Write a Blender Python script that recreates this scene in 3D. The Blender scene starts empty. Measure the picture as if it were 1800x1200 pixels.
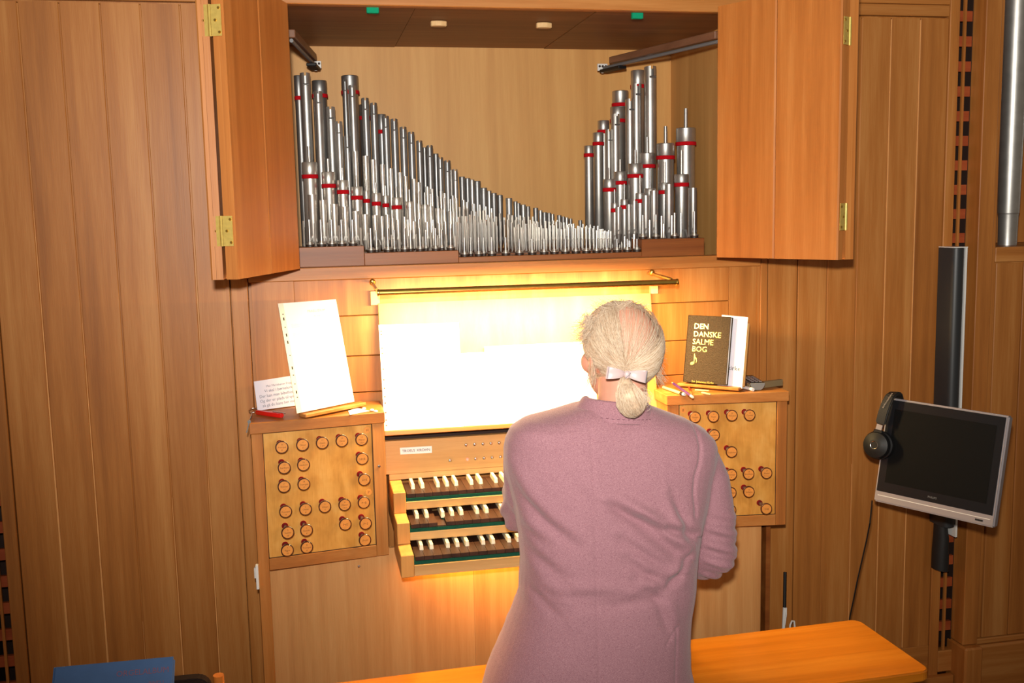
import bpy, bmesh, math, random
import numpy as np
from mathutils import Vector, Matrix

# ---------------------------------------------------------------- camera, world, lights, exposure
S = bpy.context.scene
COL = S.collection
RAD = math.radians
FPX = 1770.0
CAM = Vector((0, 0, 1.72))
def cam_axes(yaw, pitch, roll):
    cy, sy, cp, sp = math.cos(yaw), math.sin(yaw), math.cos(pitch), math.sin(pitch)
    f = Vector((sy*cp, cy*cp, -sp)); r = Vector((cy, -sy, 0)); d = f.cross(r)
    c, s = math.cos(roll), math.sin(roll)
    return (c*r + s*d), (-s*r + c*d), f
CR, CD, CF = cam_axes(RAD(11.37), RAD(7.29), RAD(1.19))
cam_data = bpy.data.cameras.new('camera'); cam = bpy.data.objects.new('camera', cam_data); COL.objects.link(cam)
cam_data.sensor_width = 36.0; cam_data.lens = 36.0*FPX/1800.0; cam_data.clip_start = 0.02
cam.matrix_world = Matrix(((CR.x, -CD.x, -CF.x, CAM.x), (CR.y, -CD.y, -CF.y, CAM.y), (CR.z, -CD.z, -CF.z, CAM.z), (0, 0, 0, 1)))
S.camera = cam

world = bpy.data.worlds.new('world'); S.world = world; world.use_nodes = True
wb = world.node_tree.nodes['Background']; wb.inputs[0].default_value = (1.0, 0.82, 0.62, 1); wb.inputs[1].default_value = 0.17

def light(name, kind, loc, energy, color, target=None, **kw):
    d = bpy.data.lights.new(name, kind); o = bpy.data.objects.new(name, d); COL.objects.link(o)
    d.energy = energy; d.color = color; o.location = loc
    for k, v in kw.items(): setattr(d, k, v)
    if target is not None:
        o.rotation_euler = (Vector(target) - Vector(loc)).to_track_quat('-Z', 'Y').to_euler()
    return o
# the camera's flash, a few centimetres above the lens
light('camera_flash', 'SPOT', (-0.02, -0.01, 1.86), 355, (1.0, 0.96, 0.88), (0.76, 2.87, 2.18), spot_size=RAD(97), spot_blend=1.0, shadow_soft_size=0.03)
# the bulb strip of the brass music lamp, shining down onto the desk
light('music_lamp_bulb', 'AREA', (0.59, 2.668, 1.496), 25, (1.0, 0.69, 0.29), (0.59, 2.74, 1.30), shape='RECTANGLE', size=0.74, size_y=0.012)
# the pedal lamp under the key desk
light('pedal_lamp_bulb', 'AREA', (0.50, 2.60, 0.785), 2.6, (1.0, 0.40, 0.06), (0.55, 2.72, 0.60), shape='RECTANGLE', size=0.55, size_y=0.03)
S.view_settings.view_transform = 'Standard'; S.view_settings.look = 'None'
S.view_settings.exposure = 0.0; S.view_settings.gamma = 1.0; S.view_settings.use_curve_mapping = False

# ---------------------------------------------------------------- helpers
def ray(px, py): return CR*((px-900)/FPX) + CD*((py-600)/FPX) + CF
def at(px, py, Y): d = ray(px, py); return CAM + d*((Y-CAM.y)/d.y)
def atz(px, py, Z): d = ray(px, py); return CAM + d*((Z-CAM.z)/d.z)
def hit(px, py, o, n): d = ray(px, py); return CAM + d*((Vector(o)-CAM).dot(n)/d.dot(n))
V3 = Vector
X3, Y3, Z3 = V3((1, 0, 0)), V3((0, 1, 0)), V3((0, 0, 1))
ORG = {}
rnd = random.Random(7)

def srgb(r, g, b):
    f = lambda c: (c/255/12.92) if c/255 <= 0.04045 else ((c/255+0.055)/1.055)**2.4
    return (f(r), f(g), f(b), 1)

def new_mat(name):
    m = bpy.data.materials.new(name); m.use_nodes = True
    nt = m.node_tree; return m, nt, nt.nodes['Principled BSDF']
def plain(name, col, rough=0.5, metal=0.0, spec=0.5, noise=0.0, nscale=40, coat=0.0, bump=0.0, emit=None, estr=0):
    m, nt, b = new_mat(name)
    b.inputs['Roughness'].default_value = rough; b.inputs['Metallic'].default_value = metal
    b.inputs['Specular IOR Level'].default_value = spec; b.inputs['Coat Weight'].default_value = coat
    b.inputs['Base Color'].default_value = col
    if emit: b.inputs['Emission Color'].default_value = emit; b.inputs['Emission Strength'].default_value = estr
    if noise or bump:
        tc = nt.nodes.new('ShaderNodeTexCoord'); n = nt.nodes.new('ShaderNodeTexNoise')
        n.inputs['Scale'].default_value = nscale; n.inputs['Detail'].default_value = 5
        nt.links.new(tc.outputs['Object'], n.inputs['Vector'])
        if noise:
            hsv = nt.nodes.new('ShaderNodeHueSaturation'); hsv.inputs['Color'].default_value = col
            mr = nt.nodes.new('ShaderNodeMapRange'); mr.inputs[3].default_value = 1-noise; mr.inputs[4].default_value = 1+noise
            mr.inputs[1].default_value = 0.3; mr.inputs[2].default_value = 0.7
            nt.links.new(n.outputs[0], mr.inputs[0]); nt.links.new(mr.outputs[0], hsv.inputs['Value']); nt.links.new(hsv.outputs[0], b.inputs['Base Color'])
        if bump:
            bp = nt.nodes.new('ShaderNodeBump'); bp.inputs['Strength'].default_value = bump; bp.inputs['Distance'].default_value = 0.002
            nt.links.new(n.outputs[0], bp.inputs['Height']); nt.links.new(bp.outputs[0], b.inputs['Normal'])
    return m

def wood(name, dark, mid, lite, axis='Z', al=1.0, rough=0.45, fig=0.5, var=0.05, scale=1.0, spec=0.4, coat=0.0):
    """grain runs along AXIS; each object takes its own piece of the tree"""
    m, nt, b = new_mat(name); N = nt.nodes; L = nt.links
    tc = N.new('ShaderNodeTexCoord'); oi = N.new('ShaderNodeObjectInfo')
    off = N.new('ShaderNodeVectorMath'); off.operation = 'SCALE'; cx = N.new('ShaderNodeCombineXYZ')
    for i in range(3): L.new(oi.outputs['Random'], cx.inputs[i])
    L.new(cx.outputs[0], off.inputs[0]); off.inputs['Scale'].default_value = 37.0
    add = N.new('ShaderNodeVectorMath'); add.operation = 'ADD'; L.new(tc.outputs['Object'], add.inputs[0]); L.new(off.outputs[0], add.inputs[1])
    def stretched(s_across, s_along):
        mp = N.new('ShaderNodeMapping'); v = [s_across]*3; v['XYZ'.index(axis)] = s_along
        mp.inputs['Scale'].default_value = v; L.new(add.outputs[0], mp.inputs['Vector']); return mp
    # broad ribbons, medium grain, fine pores
    m1 = stretched(10*scale, 0.40*scale*al); n1 = N.new('ShaderNodeTexNoise'); n1.inputs['Scale'].default_value = 1; n1.inputs['Detail'].default_value = 3; n1.inputs['Distortion'].default_value = 0.8; L.new(m1.outputs[0], n1.inputs['Vector'])
    m2 = stretched(38*scale/(al**.5), 0.9*scale*al*2); n2 = N.new('ShaderNodeTexNoise'); n2.inputs['Scale'].default_value = 1; n2.inputs['Detail'].default_value = 6; n2.inputs['Distortion'].default_value = 0.4; L.new(m2.outputs[0], n2.inputs['Vector'])
    m3 = stretched(420*scale, 14*scale); n3 = N.new('ShaderNodeTexNoise'); n3.inputs['Scale'].default_value = 1; n3.inputs['Detail'].default_value = 3; L.new(m3.outputs[0], n3.inputs['Vector'])
    def lin(src, a):
        q = N.new('ShaderNodeMath'); q.operation = 'MULTIPLY'; L.new(src, q.inputs[0]); q.inputs[1].default_value = a; return q.outputs[0]
    def plus(a, c):
        q = N.new('ShaderNodeMath'); q.operation = 'ADD'; L.new(a, q.inputs[0]); L.new(c, q.inputs[1]); return q.outputs[0]
    f = plus(plus(lin(n1.outputs[0], 0.47), lin(n2.outputs[0], 0.38)), lin(n3.outputs[0], 0.15))
    ramp = N.new('ShaderNodeValToRGB'); e = ramp.color_ramp.elements
    e[0].position = 0.5-0.22/max(fig, .1)*0.5; e[0].color = dark; e[1].position = 0.5+0.22/max(fig, .1)*0.5; e[1].color = lite
    k = ramp.color_ramp.elements.new(0.5); k.color = mid
    L.new(f, ramp.inputs[0])
    hsv = N.new('ShaderNodeHueSaturation'); mr = N.new('ShaderNodeMapRange'); mr.inputs[3].default_value = 1-var; mr.inputs[4].default_value = 1+var
    L.new(oi.outputs['Random'], mr.inputs[0]); L.new(mr.outputs[0], hsv.inputs['Value']); L.new(ramp.outputs[0], hsv.inputs['Color'])
    L.new(hsv.outputs[0], b.inputs['Base Color'])
    bp = N.new('ShaderNodeBump'); bp.inputs['Strength'].default_value = 0.12; bp.inputs['Distance'].default_value = 0.001
    L.new(n3.outputs[0], bp.inputs['Height']); L.new(bp.outputs[0], b.inputs['Normal'])
    b.inputs['Roughness'].default_value = rough; b.inputs['Specular IOR Level'].default_value = spec
    b.inputs['Coat Weight'].default_value = coat; b.inputs['Coat Roughness'].default_value = 0.2
    return m

# case wood (warm mahogany / cedar), pale oak-like plywood, key desk maple, bench
CD_, CM_, CL_ = srgb(136, 78, 30), srgb(172, 107, 47), srgb(199, 139, 76)
MW = dict(
 case_v=wood('case_wood_upright', CD_, CM_, CL_, 'Z'),
 case_h=wood('case_wood_level', CD_, CM_, CL_, 'X'),
 case_y=wood('case_wood_deep', CD_, CM_, CL_, 'Y'),
 door=wood('door_wood', srgb(146, 82, 32), srgb(178, 108, 48), srgb(202, 136, 72), 'Z', var=0.05),
 red=wood('red_wood', srgb(106, 52, 18), srgb(138, 76, 30), srgb(164, 100, 46), 'X', var=0.06),
 ply=wood('pale_veneer', srgb(188, 134, 72), srgb(206, 152, 86), srgb(222, 172, 104), 'Z', fig=0.42, var=0.03, rough=0.5),
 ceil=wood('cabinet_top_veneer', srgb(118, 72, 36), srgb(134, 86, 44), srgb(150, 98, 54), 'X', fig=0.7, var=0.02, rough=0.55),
 lower=wood('lower_panel_veneer', srgb(176, 118, 66), srgb(200, 144, 86), srgb(214, 164, 106), 'Z', fig=0.6, var=0.04),
 birch=wood('burr_birch_veneer', srgb(178, 118, 42), srgb(208, 148, 66), srgb(226, 172, 92), 'Z', fig=0.7, var=0.03, scale=1.6, coat=0.2, al=6),
 maple_h=wood('key_desk_maple_level', srgb(176, 132, 76), srgb(196, 154, 96), srgb(212, 172, 116), 'X', fig=0.6, var=0.04),
 maple_v=wood('key_desk_maple_upright', srgb(178, 120, 58), srgb(206, 150, 80), srgb(220, 170, 104), 'Z', fig=0.6, var=0.05),
 bench=wood('bench_wood', srgb(178, 98, 18), srgb(210, 122, 26), srgb(226, 142, 42), 'X', fig=0.6, var=0.02, rough=0.3, coat=0.3),
 bench_leg=wood('bench_leg_wood', srgb(170, 120, 66), srgb(196, 146, 88), srgb(210, 164, 108), 'Z', var=0.03),
 rose=wood('dark_key_wood', srgb(36, 20, 14), srgb(60, 36, 25), srgb(82, 52, 38), 'Y', var=0.12, rough=0.4),
 rail=wood('track_wood', srgb(96, 62, 44), srgb(120, 82, 60), srgb(140, 100, 74), 'Y', var=0.02),
 floor=wood('floor_wood', srgb(80, 46, 24), srgb(104, 62, 34), srgb(120, 76, 44), 'X', rough=0.35),
 lath=wood('lattice_wood', srgb(132, 54, 24), srgb(158, 72, 36), srgb(176, 90, 48), 'X', var=0.05),
)
M = dict(
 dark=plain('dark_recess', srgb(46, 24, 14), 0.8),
 brass=plain('brass', srgb(226, 184, 92), 0.28, 1.0, noise=0.08, nscale=60),
 brass_dull=plain('hinge_brass', srgb(226, 194, 104), 0.42, 0.65, noise=0.10, nscale=120),
 steel=plain('steel', srgb(190, 188, 186), 0.25, 1.0),
 tin=plain('pipe_metal', srgb(186, 183, 178), 0.40, 0.86, noise=0.10, nscale=26, bump=0.12),
 tin_dark=plain('pipe_metal_dark', srgb(152, 151, 150), 0.42, 0.86, noise=0.12, nscale=22, bump=0.12),
 tin_lite=plain('pipe_metal_bright', srgb(218, 212, 202), 0.36, 0.8, noise=0.08, nscale=34, bump=0.1),
 flange=plain('pipe_toe_metal', srgb(168, 158, 146), 0.38, 0.7),
 toe=plain('pipe_toe_dark', srgb(50, 34, 26), 0.5),
 tongue=plain('bare_tongue_wood', srgb(224, 158, 92), 0.55, noise=0.08, nscale=30),
 bore=plain('pipe_bore', srgb(40, 38, 38), 0.6, 0.6),
 felt_ring=plain('dark_red_felt', srgb(120, 18, 24), 0.95, spec=0.1),
 felt_red=plain('red_felt', srgb(186, 16, 26), 0.95, spec=0.1, noise=0.1, nscale=300),
 felt_green=plain('green_felt', srgb(24, 74, 58), 0.95, spec=0.1, noise=0.2, nscale=300),
 felt_pad=plain('bright_green_felt', srgb(22, 150, 110), 0.95, spec=0.1),
 ivory=plain('ivory', srgb(244, 232, 200), 0.35),
 black=plain('black_plastic', srgb(22, 21, 22), 0.5, spec=0.3),
 black_soft=plain('black_leatherette', srgb(26, 24, 23), 0.6, bump=0.2, nscale=500),
 screen=plain('dark_screen', srgb(7, 7, 7), 0.5, spec=0.12),
 bezel=plain('glossy_black_bezel', srgb(24, 24, 27), 0.3, spec=0.25),
 silver=plain('silver_plastic', srgb(150, 142, 144), 0.4, 0.25),
 white=plain('white_plastic', srgb(226, 224, 220), 0.4),
 paper=plain('white_paper', srgb(240, 238, 236), 0.75, spec=0.2),
 paper_cool=plain('cool_white_paper', srgb(226, 224, 234), 0.75, spec=0.2),
 sleeve=plain('plastic_sleeve_edge', srgb(236, 226, 206), 0.3, coat=0.4),
 ink=plain('grey_ink', srgb(120, 122, 134), 0.8),
 ink_faint=plain('glare_pale_ink', srgb(206, 190, 160), 0.8),
 ink_dark=plain('black_ink', srgb(40, 32, 30), 0.8),
 ink_knob=plain('engraved_ink', srgb(120, 68, 30), 0.8),
 gold=plain('gold_leaf', srgb(240, 210, 110), 0.3, 0.85),
 book=plain('brown_black_leather', srgb(58, 44, 28), 0.5, noise=0.3, nscale=300, bump=1.0, spec=0.18),
 book_blue=plain('blue_cloth_cover', srgb(58, 92, 140), 0.55, noise=0.06, nscale=30),
 ink_red=plain('dull_red_print', srgb(128, 84, 104), 0.8),
 knob_face=plain('knob_face_wood', srgb(222, 146, 66), 0.4, noise=0.08, nscale=80, coat=0.2),
 knob_rim=plain('knob_rim_wood', srgb(64, 28, 16), 0.35, coat=0.3),
 shank=plain('knob_shank', srgb(92, 60, 62), 0.22, 0.4),
 red_plastic=plain('red_plastic', srgb(212, 22, 14), 0.35, coat=0.3),
 purple=plain('purple_lacquer', srgb(72, 40, 110), 0.35),
 pale_wood=plain('pale_wood', srgb(226, 188, 132), 0.6, noise=0.06, nscale=90),
 grey=plain('grey_plastic', srgb(112, 112, 114), 0.5),
 strip=plain('olive_grey_metal', srgb(140, 118, 84), 0.5, 0.2),
 pink_led=plain('lit_pink_button', srgb(250, 150, 130), 0.4, emit=srgb(255, 120, 100), estr=0.8),
 cloth_dark=plain('dark_brown_upholstery', srgb(44, 32, 28), 0.95, spec=0.1, noise=0.15, nscale=200),
 post_wood=plain('orange_wood', srgb(206, 116, 44), 0.4, noise=0.06, nscale=50),
)

class MB:
    """collects simple solids into ONE mesh"""
    def __init__(s): s.v = []; s.f = []
    def add(s, vs, fs):
        k = len(s.v); s.v += [tuple(v) for v in vs]; s.f += [tuple(i+k for i in f) for f in fs]; return s
    def box(s, x0, x1, y0, y1, z0, z1):
        return s.fbox((0, 0, 0), X3, Y3, Z3, x0, x1, y0, y1, z0, z1)
    def fbox(s, o, u, v, w, a0, a1, b0, b1, c0, c1, bev=0.0):
        """box in a frame: a along u, b along v, c along w"""
        o = V3(o); P = lambda a, b, c: o + u*a + v*b + w*c
        vs = [P(a, b, c) for c in (c0, c1) for b in (b0, b1) for a in (a0, a1)]
        fs = [(0, 2, 3, 1), (4, 5, 7, 6), (0, 1, 5, 4), (2, 6, 7, 3), (0, 4, 6, 2), (1, 3, 7, 5)]
        return s.add(vs, fs)
    def hexa(s, bot, top):
        vs = [V3(p) for p in bot] + [V3(p) for p in top]; n = len(bot)
        fs = [tuple(range(n))[::-1], tuple(range(n, 2*n))] + [(i, (i+1) % n, n+(i+1) % n, n+i) for i in range(n)]
        return s.add(vs, fs)
    def prism(s, poly, z0, z1, o=(0, 0, 0), u=X3, v=Y3, w=Z3):
        o = V3(o)
        return s.hexa([o+u*a+v*b+w*z0 for a, b in poly], [o+u*a+v*b+w*z1 for a, b in poly])
    def cyl(s, p0, p1, r0, r1=None, n=16, caps=True):
        r1 = r0 if r1 is None else r1; p0, p1 = V3(p0), V3(p1); d = (p1-p0).normalized()
        a = d.orthogonal().normalized(); b = d.cross(a)
        ring = lambda p, r: [p + (a*math.cos(t) + b*math.sin(t))*r for t in [2*math.pi*i/n for i in range(n)]]
        vs = ring(p0, r0) + ring(p1, r1); fs = [(i, (i+1) % n, n+(i+1) % n, n+i) for i in range(n)]
        if caps: fs += [tuple(range(n))[::-1], tuple(range(n, 2*n))]
        return s.add(vs, fs)
    def lathe(s, prof, c=(0, 0, 0), w=Z3, n=20, cap0=True, cap1=True):
        c = V3(c); a = w.orthogonal().normalized() if abs(w.z) < .999 else X3; b = w.cross(a); vs = []; fs = []
        for r, h in prof: vs += [c + w*h + (a*math.cos(2*math.pi*i/n) + b*math.sin(2*math.pi*i/n))*r for i in range(n)]
        for k in range(len(prof)-1): fs += [(k*n+i, k*n+(i+1) % n, (k+1)*n+(i+1) % n, (k+1)*n+i) for i in range(n)]
        if cap0: fs.append(tuple(range(n))[::-1])
        if cap1: fs.append(tuple(range((len(prof)-1)*n, len(prof)*n)))
        return s.add(vs, fs)
    def tube(s, pts, r, n=8, closed=False):
        pts = [V3(p) for p in pts]; m = len(pts); rs = r if isinstance(r, (list, tuple)) else [r]*m
        vs = []; up = None
        for i, p in enumerate(pts):
            if closed: t = pts[(i+1) % m]-pts[i-1]
            else: t = pts[min(i+1, m-1)]-pts[max(i-1, 0)]
            t = t.normalized()
            a = t.orthogonal().normalized() if up is None else (up - t*up.dot(t)).normalized()
            up = a; b = t.cross(a)
            vs += [p + (a*math.cos(2*math.pi*k/n) + b*math.sin(2*math.pi*k/n))*rs[i] for k in range(n)]
        q = m if closed else m-1
        fs = [(i*n+k, i*n+(k+1) % n, ((i+1) % m)*n+(k+1) % n, ((i+1) % m)*n+k) for i in range(q) for k in range(n)]
        if not closed: fs += [tuple(range(n))[::-1], tuple(range((m-1)*n, m*n))]
        return s.add(vs, fs)
    def build(s, name, mat, parent=None, smooth=False, bevel=0.0, seg=1):
        off = ORG.get(parent.name, V3((0, 0, 0))) if parent else V3((0, 0, 0))
        me = bpy.data.meshes.new(name); me.from_pydata([(v[0]-off.x, v[1]-off.y, v[2]-off.z) for v in s.v], [], s.f); me.update()
        bm = bmesh.new(); bm.from_mesh(me); bmesh.ops.recalc_face_normals(bm, faces=bm.faces)
        if bevel: bmesh.ops.bevel(bm, geom=[e for e in bm.edges], offset=bevel, segments=seg, affect='EDGES', clamp_overlap=True)
        bm.to_mesh(me); bm.free()
        me.materials.append(mat)
        o = bpy.data.objects.new(name, me); COL.objects.link(o)
        if parent: o.parent = parent; ORG[o.name] = off
        if smooth:
            for p in me.polygons: p.use_smooth = True
            try: me.set_sharp_from_angle(angle=RAD(38))
            except Exception: pass
        return o
def tag(o, label=None, cat=None, group=None, kind=None):
    if label: o['label'] = label
    if cat: o['category'] = cat
    if group: o['group'] = group
    if kind: o['kind'] = kind
    return o
def thing(name, loc, label, cat, group=None):
    o = bpy.data.objects.new(name, None); COL.objects.link(o); o.location = loc; o.empty_display_size = 0.05
    ORG[o.name] = V3(loc); return tag(o, label, cat, group)
def top_mesh(o, loc=None):
    """move a top-level mesh object's origin to its own base"""
    me = o.data; xs = [v.co for v in me.vertices]
    c = V3((sum(v.x for v in xs)/len(xs), sum(v.y for v in xs)/len(xs), min(v.z for v in xs))) if loc is None else V3(loc)
    me.transform(Matrix.Translation(-c)); o.location = c; ORG[o.name] = c; return o
def B(x0, x1, y0, y1, z0, z1): return MB().box(x0, x1, y0, y1, z0, z1)
TEXT_CACHE = {}
def text_verts(body, size):
    """flat outlines of a line of lettering, centred; returns verts and faces"""
    key = body
    if key not in TEXT_CACHE:
        cu = bpy.data.curves.new('t', 'FONT'); cu.body = body; cu.size = 1.0; cu.resolution_u = 2; cu.align_x = 'LEFT'
        ob = bpy.data.objects.new('t', cu); COL.objects.link(ob)
        me = ob.to_mesh(); vs = [tuple(v.co) for v in me.vertices]; fs = [tuple(p.vertices) for p in me.polygons]; ob.to_mesh_clear()
        bpy.data.objects.remove(ob); bpy.data.curves.remove(cu); TEXT_CACHE[key] = (vs, fs)
    vs, fs = TEXT_CACHE[key]
    return [(x*size, y*size) for x, y, z in vs], fs
def lettering(lines, name, mat, parent, o, u, v, n):
    """lines: (text, size, a, b, align) placed in the frame o,u,v, raised along n"""
    mb = MB(); o = V3(o)
    for body, size, a, b, al in lines:
        vs, fs = text_verts(body, size)
        if not vs: continue
        w = max(x for x, y in vs); sh = {'L': 0, 'C': -w/2, 'R': -w}[al]
        mb.add([o + u*(a+x+sh) + v*(b+y) + n*0.0006 for x, y in vs], fs)
    return mb.build(name, mat, parent)
ONES = ['', 'first', 'second', 'third', 'fourth', 'fifth', 'sixth', 'seventh', 'eighth', 'ninth', 'tenth', 'eleventh', 'twelfth', 'thirteenth', 'fourteenth', 'fifteenth', 'sixteenth', 'seventeenth', 'eighteenth', 'nineteenth']
def nth(k):
    if k < 20: return ONES[k]
    t = {2: 'twent', 3: 'thirt', 4: 'fort', 5: 'fift'}[k//10]
    return t+'ieth' if k % 10 == 0 else t+'y-'+ONES[k % 10]

# ---------------------------------------------------------------- the setting: floor and the panelled organ case
W = 2.87                       # front plane of the case
fl = B(-4, 6, -3, 3.9, -0.04, 0).build('floor', MW['floor']); tag(fl, kind='structure')
wall = bpy.data.objects.new('wall_back', None); COL.objects.link(wall); ORG['wall_back'] = V3((0, 0, 0)); tag(wall, kind='structure')
def plank(x0, x1, z0, z1, y=W, mat='case_v', par=wall, ch=0.0015, gap=0.0017, dep=0.02, name='plank'):
    a, b = x0+gap, x1-gap
    return MB().prism([(a, y+dep), (a, y+ch), (a+ch, y), (b-ch, y), (b, y+ch), (b, y+dep)], z0, z1).build(name, MW[mat], par)
# backing behind every joint
for x0, x1 in ((-0.806, -0.165), (1.357, 2.009)): B(x0, x1, W+0.02, W+0.04, 0, 2.7).build('backing_board', MW['case_v'], wall)
B(-3.2, 4.4, 3.85, 3.9, 0, 3.4).build('backing_board', MW['case_v'], wall)
for x in (-0.806, -0.7, -0.6, -0.5, -0.4): plank(x, x+(0.106 if x < -.8 else 0.1), 0.26, 2.284)
plank(-0.3, -0.211, 0.26, 2.284)
for x in (-0.7, -0.6, -0.5, -0.4, -0.3, 1.382+.0988*2, 1.382+.0988*3, 1.382+.0988*4, 1.382+.0988*5):
    B(x-.0016, x+.0016, W+0.0022, W+0.016, 0.262, 2.28).build('groove_strip', MW['case_v'], wall)
# where the boards have shrunk, the bare tongue shows as a pale tapering line
for x, zt_, wb in ((-0.7, 1.75, .0034), (-0.6, 1.45, .0030), (-0.4, 0.95, .0022), (-0.3, 1.0, .0020), (-0.5, 0.6, .0010), (1.382+.0988*4, 2.28, .0014), (1.382+.0988*5, 2.28, .0016), (1.382+.0988*3, 0.9, .0014)):
    wt = wb*.9 if zt_ > 2 else .0004
    MB().hexa([(x-wb, W-.0004, .262), (x+wb, W-.0004, .262), (x+wb, W+.002, .262), (x-wb, W+.002, .262)], [(x-wt, W-.0004, zt_), (x+wt, W-.0004, zt_), (x+wt, W+.002, zt_), (x-wt, W+.002, zt_)]).build('bare_tongue', M['tongue'], wall)
for k in range(6):
    a = 1.381 if k == 0 else 1.382+0.0988*k; plank(a, 1.382+0.0988*(k+1), 0.26, 2.284 if k > 0 else 2.284, ch=0.0015)
B(-0.21, -0.165, W-0.002, W+0.02, 0, 2.70).build('stile', MW['case_v'], wall, bevel=.0015)
B(1.357, 1.38, W-0.002, W+0.02, 0, 2.70).build('stile', MW['case_v'], wall, bevel=.0015)
for x0, x1 in ((-0.841, -0.807), (1.975, 2.009)): B(x0, x1, W-0.004, W+0.03, 0.1, 2.75).build('stile', MW['case_v'], wall, bevel=.002)
for x0, x1 in ((-0.806, -0.2115), (1.3815, 1.974)):
    B(x0, x1, W-0.001, W+0.02, 2.291, 2.325).build('rail', MW['case_h'], wall, bevel=.0015)
    B(x0, x1, W-0.004, W+0.02, 2.326, 2.75).build('rail', MW['case_h'], wall, bevel=.0015)
    B(x0, x1, W-0.001, W+0.02, 0.16, 0.259).build('rail', MW['case_h'], wall, bevel=.0015)
B(-0.164, 1.356, W-0.003, W+0.03, 2.2905, 2.75).build('rail', MW['case_h'], wall, bevel=.002)      # lintel over the pipe cabinet
# lattices left and right of the case
def lattice(xa, xm0, xm1, xb, z0, z1, zref):
    B(xm0, xm1, W+0.004, W+0.012, z0, z1).build('lattice_slat', MW['case_v'], wall)
    k = math.ceil((z0-zref)/0.0762); n = 0
    while zref+k*0.0762+0.031 < z1:
        z = zref+k*0.0762
        B(xa, xb, W+0.0125, W+0.024, z, z+0.031).build('lattice_bar', MW['lath'], wall); k += 1
    for x in (xa, xb): B(x-0.001, x+0.001, W+0.012, W+0.10, z0, z1).build('lattice_cheek', M['dark'], wall)  # cheeks and back coloured dark for the shade inside the openings
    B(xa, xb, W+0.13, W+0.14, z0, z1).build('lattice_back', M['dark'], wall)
lattice(2.010, 2.029, 2.037, 2.064, 0.235, 2.75, at(1690, 30, W).z-0.010)
lattice(-0.898, -0.868, -0.861, -0.842, 0.30, 2.75, at(10, 1034, W).z+0.0)
B(-1.6, -0.899, W-0.004, W+0.03, 0, 2.75).build('stile', MW['case_v'], wall)
B(2.0105, 2.064, W-0.002, W+0.03, 0.16, 0.234).build('rail', MW['case_h'], wall, bevel=.003)
B(-0.898, -0.842, W-0.002, W+0.03, 0.16, 0.299).build('rail', MW['case_h'], wall, bevel=.003)
# right-hand bay: post, frame of the facade opening, lower panel, plinth
B(2.066, 2.120, W-0.05, W+0.03, 0.27, 2.75).build('post', MW['case_v'], wall, bevel=.002)
B(2.060, 2.126, W-0.075, W+0.03, 0.0, 0.268).build('post_plinth', MW['case_v'], wall, bevel=.006)
B(2.1215, 2.160, W-0.010, W+0.03, 0.27, 2.75).build('stile', MW['case_v'], wall, bevel=.002)
B(2.161, 2.95, W-0.010, W+0.16, 1.530, 1.578).build('rail', MW['case_h'], wall, bevel=.002)
B(2.161, 2.95, W-0.004, W+0.02, 0.27, 1.529).build('backing_board', MW['case_v'], wall)
for k in range(5): plank(2.163+0.10*k, 2.163+0.10*(k+1), 0.272, 1.526, y=W-0.012, ch=0.002, dep=0.007)
B(2.127, 2.95, W-0.030, W+0.02, 0.0, 0.250).build('rail', MW['case_h'], wall, bevel=.006)
B(2.127, 2.95, W-0.020, W+0.02, 0.251, 0.2695).build('rail', MW['case_h'], wall, bevel=.003)
B(2.161, 2.95, W+0.30, W+0.32, 1.579, 2.75).build('cabinet_back', MW['case_v'], wall)
B(2.161, 2.95, W+0.17, W+0.299, 1.560, 1.578).build('shelf', MW['case_h'], wall)
B(2.955, 3.02, W-0.01, W+0.03, 0.27, 2.75).build('stile', MW['case_v'], wall)
B(3.03, 4.2, W-0.01, W+0.02, 0.0, 2.75).build('backing_board', MW['case_v'], wall)
for x0, x1, nm in ((-1.6, -0.16, 'baseboard_left'), (1.36, 2.055, 'baseboard_right')):
    tag(B(x0, x1, W-0.022, W-0.003, 0, 0.155).build(nm, MW['case_h']), kind='structure')

# ---------------------------------------------------------------- organ cabinet over the console
cab = thing('pipe_cabinet', (0.596, 3.2, 1.543), 'open wooden pipe cabinet set into the panelled case above the console', 'cabinet')
XL, XR, YB, ZC = -0.150, 1.340, 3.60, 2.297
B(-0.162, 1.355, W-0.006, W+0.055, 1.5435, 1.579).build('sill', MW['case_h'], cab, bevel=.0015)
B(XL, XR, YB, YB+0.02, 1.52, 2.32).build('back_panel', MW['ply'], cab)
B(XL-0.012, XL, W+0.056, YB, 1.52, 2.32).build('side_panel', MW['ply'], cab)
B(XR, XR+0.012, W+0.056, YB, 1.52, 2.32).build('side_panel', MW['ply'], cab)
B(XL, XR, W+0.056, YB, 1.50, 1.52).build('bottom_panel', MW['case_h'], cab)
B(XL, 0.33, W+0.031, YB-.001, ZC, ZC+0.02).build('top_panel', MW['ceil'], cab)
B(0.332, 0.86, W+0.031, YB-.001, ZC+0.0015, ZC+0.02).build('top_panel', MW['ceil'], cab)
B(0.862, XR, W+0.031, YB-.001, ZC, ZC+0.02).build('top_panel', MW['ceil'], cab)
for px, py in ((655, 19), (1120, 29)):
    p = atz(px, py, 2.283); B(p.x-0.017, p.x+0.017, p.y-0.008, p.y+0.008, 2.276, ZC-0.0005).build('felt_pad', M['felt_pad'], cab, bevel=.002)
for px, py in ((771, 43), (956, 46)):
    p = atz(px, py, 2.287)
    MB().prism([(0.024, -0.007), (0.024, 0.007), (0.008, 0.014), (-0.008, 0.014), (-0.024, 0.007), (-0.024, -0.007), (-0.008, -0.014), (0.008, -0.014)], 2.281, ZC-0.0005, o=(p.x, p.y, 0)).build('turn_button', M['pale_wood'], cab, bevel=.002)
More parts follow.
